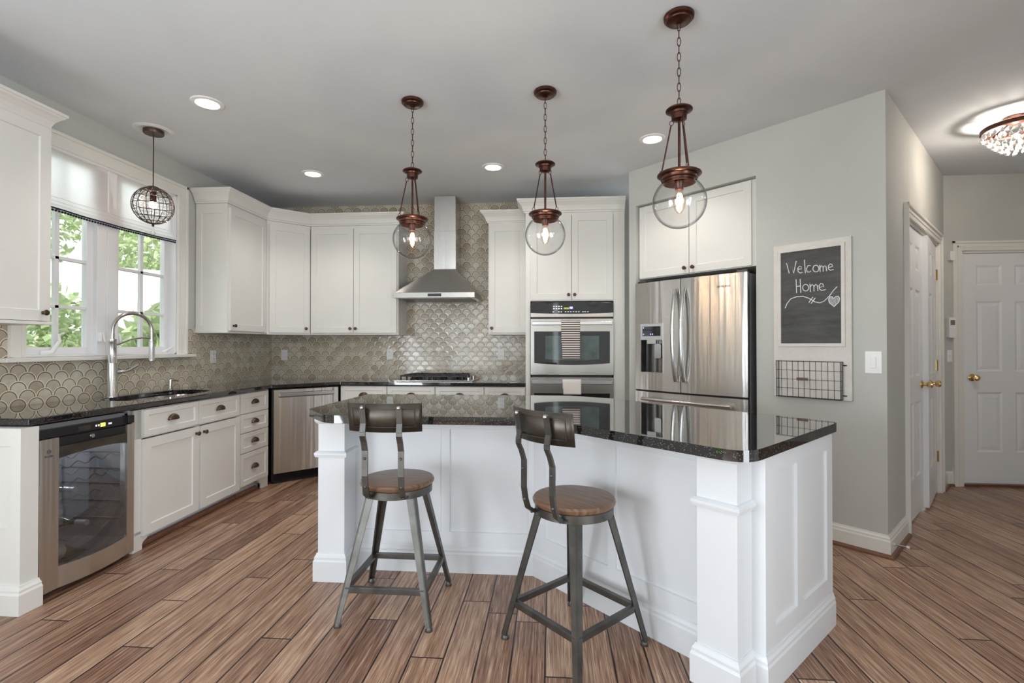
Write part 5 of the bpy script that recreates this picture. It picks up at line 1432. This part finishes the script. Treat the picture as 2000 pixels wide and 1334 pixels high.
# crystal wire globe by the window
gp = thing('crystal_pendant', 'bronze wire globe pendant with crystals near the sink window', 'pendant lamp', (-2.852, 3.311, CE))
MB().lathe([(0.055, -0.004), (0.085, -0.004), (0.100, -0.010), (0.112, -0.004), (0.125, -0.002), (0.125, 0.0)], 40).build('trim_ring', M['plastic'], gp)
MB().lathe([(0.0001, -0.032), (0.062, -0.030), (0.064, -0.026), (0.064, 0.0), (0.0001, 0.0)], 32).build('canopy', M['bronze'], gp)
MB().tube([(0, 0, -0.03), (0, 0, -0.415)], 0.0035, 8).build('cord', M['bronze'], gp)
gz, gR, gs = -0.545, 0.128, 1.02
mb = MB()
for k_ in range(8):
    a = PI * k_ / 8
    mb.tube([(gR * math.cos(t) * math.cos(a), gR * math.cos(t) * math.sin(a), gz + gR * gs * math.sin(t)) for t in [2 * PI * i / 40 for i in range(40)]], 0.0025, 5, True)
for t in (-60, -42, -22, 0, 22, 42, 60):
    rr_ = gR * math.cos(R(t)); mb.tube([(rr_ * math.cos(b), rr_ * math.sin(b), gz + gR * gs * math.sin(R(t))) for b in [2 * PI * i / 36 for i in range(36)]], 0.0025, 5, True)
mb.lathe([(0.045, gz + gR * gs * 0.94), (0.03, gz + gR * gs + 0.004), (0.0001, gz + gR * gs + 0.008)], 20)
cg = mb.build('wire_cage', M['bronze'], gp)
bp_ = []
for ti, t in enumerate((-52, -32, -11, 11, 32, 52)):
    for k_ in range(16):
        b = 2 * PI * (k_ + 0.5) / 16; rr_ = (gR - 0.006) * math.cos(R(t))
        bp_.append((rr_ * math.cos(b), rr_ * math.sin(b), gz + (gR - 0.006) * gs * math.sin(R(t))))
scatter('crystal_bead', MB().sphere((0, 0, 0), 0.0105, 6, 4), pane_glass('clear_crystal_bead', (0.93, 0.93, 0.93), 1.6, (0.5, 0.5, 0.52)), gp, bp_)
MB().sphere((0, 0, gz + 0.005), 0.026, 14, 10).build('bulb', emit('frosted_bulb', (1.0, 0.82, 0.6), 9), gp)
MB().lathe([(0.02, gz + 0.03), (0.02, gz + 0.10), (0.0001, gz + 0.105)], 14).build('socket', M['copper'], gp)
MB().tube([(0, 0, gz - gR * gs - 0.004), (0, 0, gz - gR * gs - 0.02)], 0.008, 8).build('finial', M['bronze'], gp)
MB().tube([(0, 0, gz - gR * gs - 0.02), (0, 0, gz - gR * gs - 0.05)], 0.0012, 5).sphere((0, 0, gz - gR * gs - 0.065), 0.016, 8, 6).build('crystal_drop', M['crystal'], gp)
spot_point('crystal_pendant_light', (-2.852, 3.311, CE + gz), 4.0, (1.0, 0.8, 0.6), 0.03)

# recessed ceiling lights
def make_can():
    r_ = thing('recessed_light', 'x', 'ceiling light', (0, 0, 0))
    MB().lathe([(0.064, -0.002), (0.070, -0.009), (0.092, -0.006), (0.096, 0.0), (0.060, 0.0)], 40).build('trim_ring', M['plastic'], r_)
    MB().lathe([(0.0001, -0.003), (0.066, -0.003)], 36).build('lens', M['led'], r_)
    return r_
can = make_can()
cans = [can] + [copy_tree(can) for _ in range(3)]
for o_, (x, y), lb in zip(cans, ((-2.19, 2.967), (-2.143, 4.266), (-0.505, 4.232), (0.753, 3.75)), ('round recessed ceiling light nearest the crystal pendant', 'round recessed ceiling light above the corner upper cabinets', 'round recessed ceiling light between the two far globe pendants', 'round recessed ceiling light by the top of the angled wall')):
    o_.location = (x, y, CE); tag(o_, lb, 'ceiling light', 'recessed ceiling lights')
    d = bpy.data.lights.new('recessed_lamp', 'SPOT'); d.energy = 23; d.color = (1.0, 0.94, 0.87); d.spot_size = R(125); d.spot_blend = 0.7; d.shadow_soft_size = 0.06
    l_ = bpy.data.objects.new('recessed_lamp', d); COL.objects.link(l_); l_.location = (x, y, CE - 0.02)

# crystal flush light in the hall
ch = thing('crystal_ceiling_light', 'copper-rimmed crystal ceiling light in the hall', 'ceiling light', (3.135, 3.59, CE))
MB().lathe([(0.0001, 0.0), (0.06, 0.0), (0.06, -0.03), (0.03, -0.05), (0.0001, -0.05)], 24).build('canopy', M['copper'], ch)
MB().lathe([(0.172, -0.055), (0.178, -0.060), (0.178, -0.085), (0.170, -0.088), (0.164, -0.075), (0.168, -0.058), (0.172, -0.055)], 48).build('rim', M['copper'], ch)
mb = MB()
for a in (0, 90, 180, 270): mb.bar((0.05 * math.cos(R(a)), 0.05 * math.sin(R(a)), -0.03), (0.17 * math.cos(R(a)), 0.17 * math.sin(R(a)), -0.07), 0.012, 0.006, (0, 0, 1))
mb.build('arms', M['copper'], ch)
drop = [(0.0001, 0.020), (0.003, 0.017), (0.0095, 0.002), (0.0115, -0.007), (0.008, -0.015), (0.0001, -0.019)]
dp_ = []
for ti, (rr_, zz_, n_) in enumerate(((0.168, -0.112, 26), (0.140, -0.146, 22), (0.112, -0.178, 16), (0.082, -0.206, 12), (0.050, -0.230, 7), (0.008, -0.252, 1))):
    for k_ in range(n_):
        a = 2 * PI * (k_ + 0.5 * (ti % 2)) / n_
        dp_.append((rr_ * math.cos(a), rr_ * math.sin(a), zz_))
scatter('crystal_drop', MB().lathe(drop, 8, smooth=False), M['crystal'], ch, dp_)
for a in (45, 165, 285):
    MB().sphere((0.07 * math.cos(R(a)), 0.07 * math.sin(R(a)), -0.11), 0.02, 10, 8).build('bulb', emit('hall_bulb', (1.0, 0.78, 0.55), 12), ch)
spot_point('hall_light', (3.135, 3.59, CE - 0.16), 19, (1.0, 0.87, 0.74), 0.03)
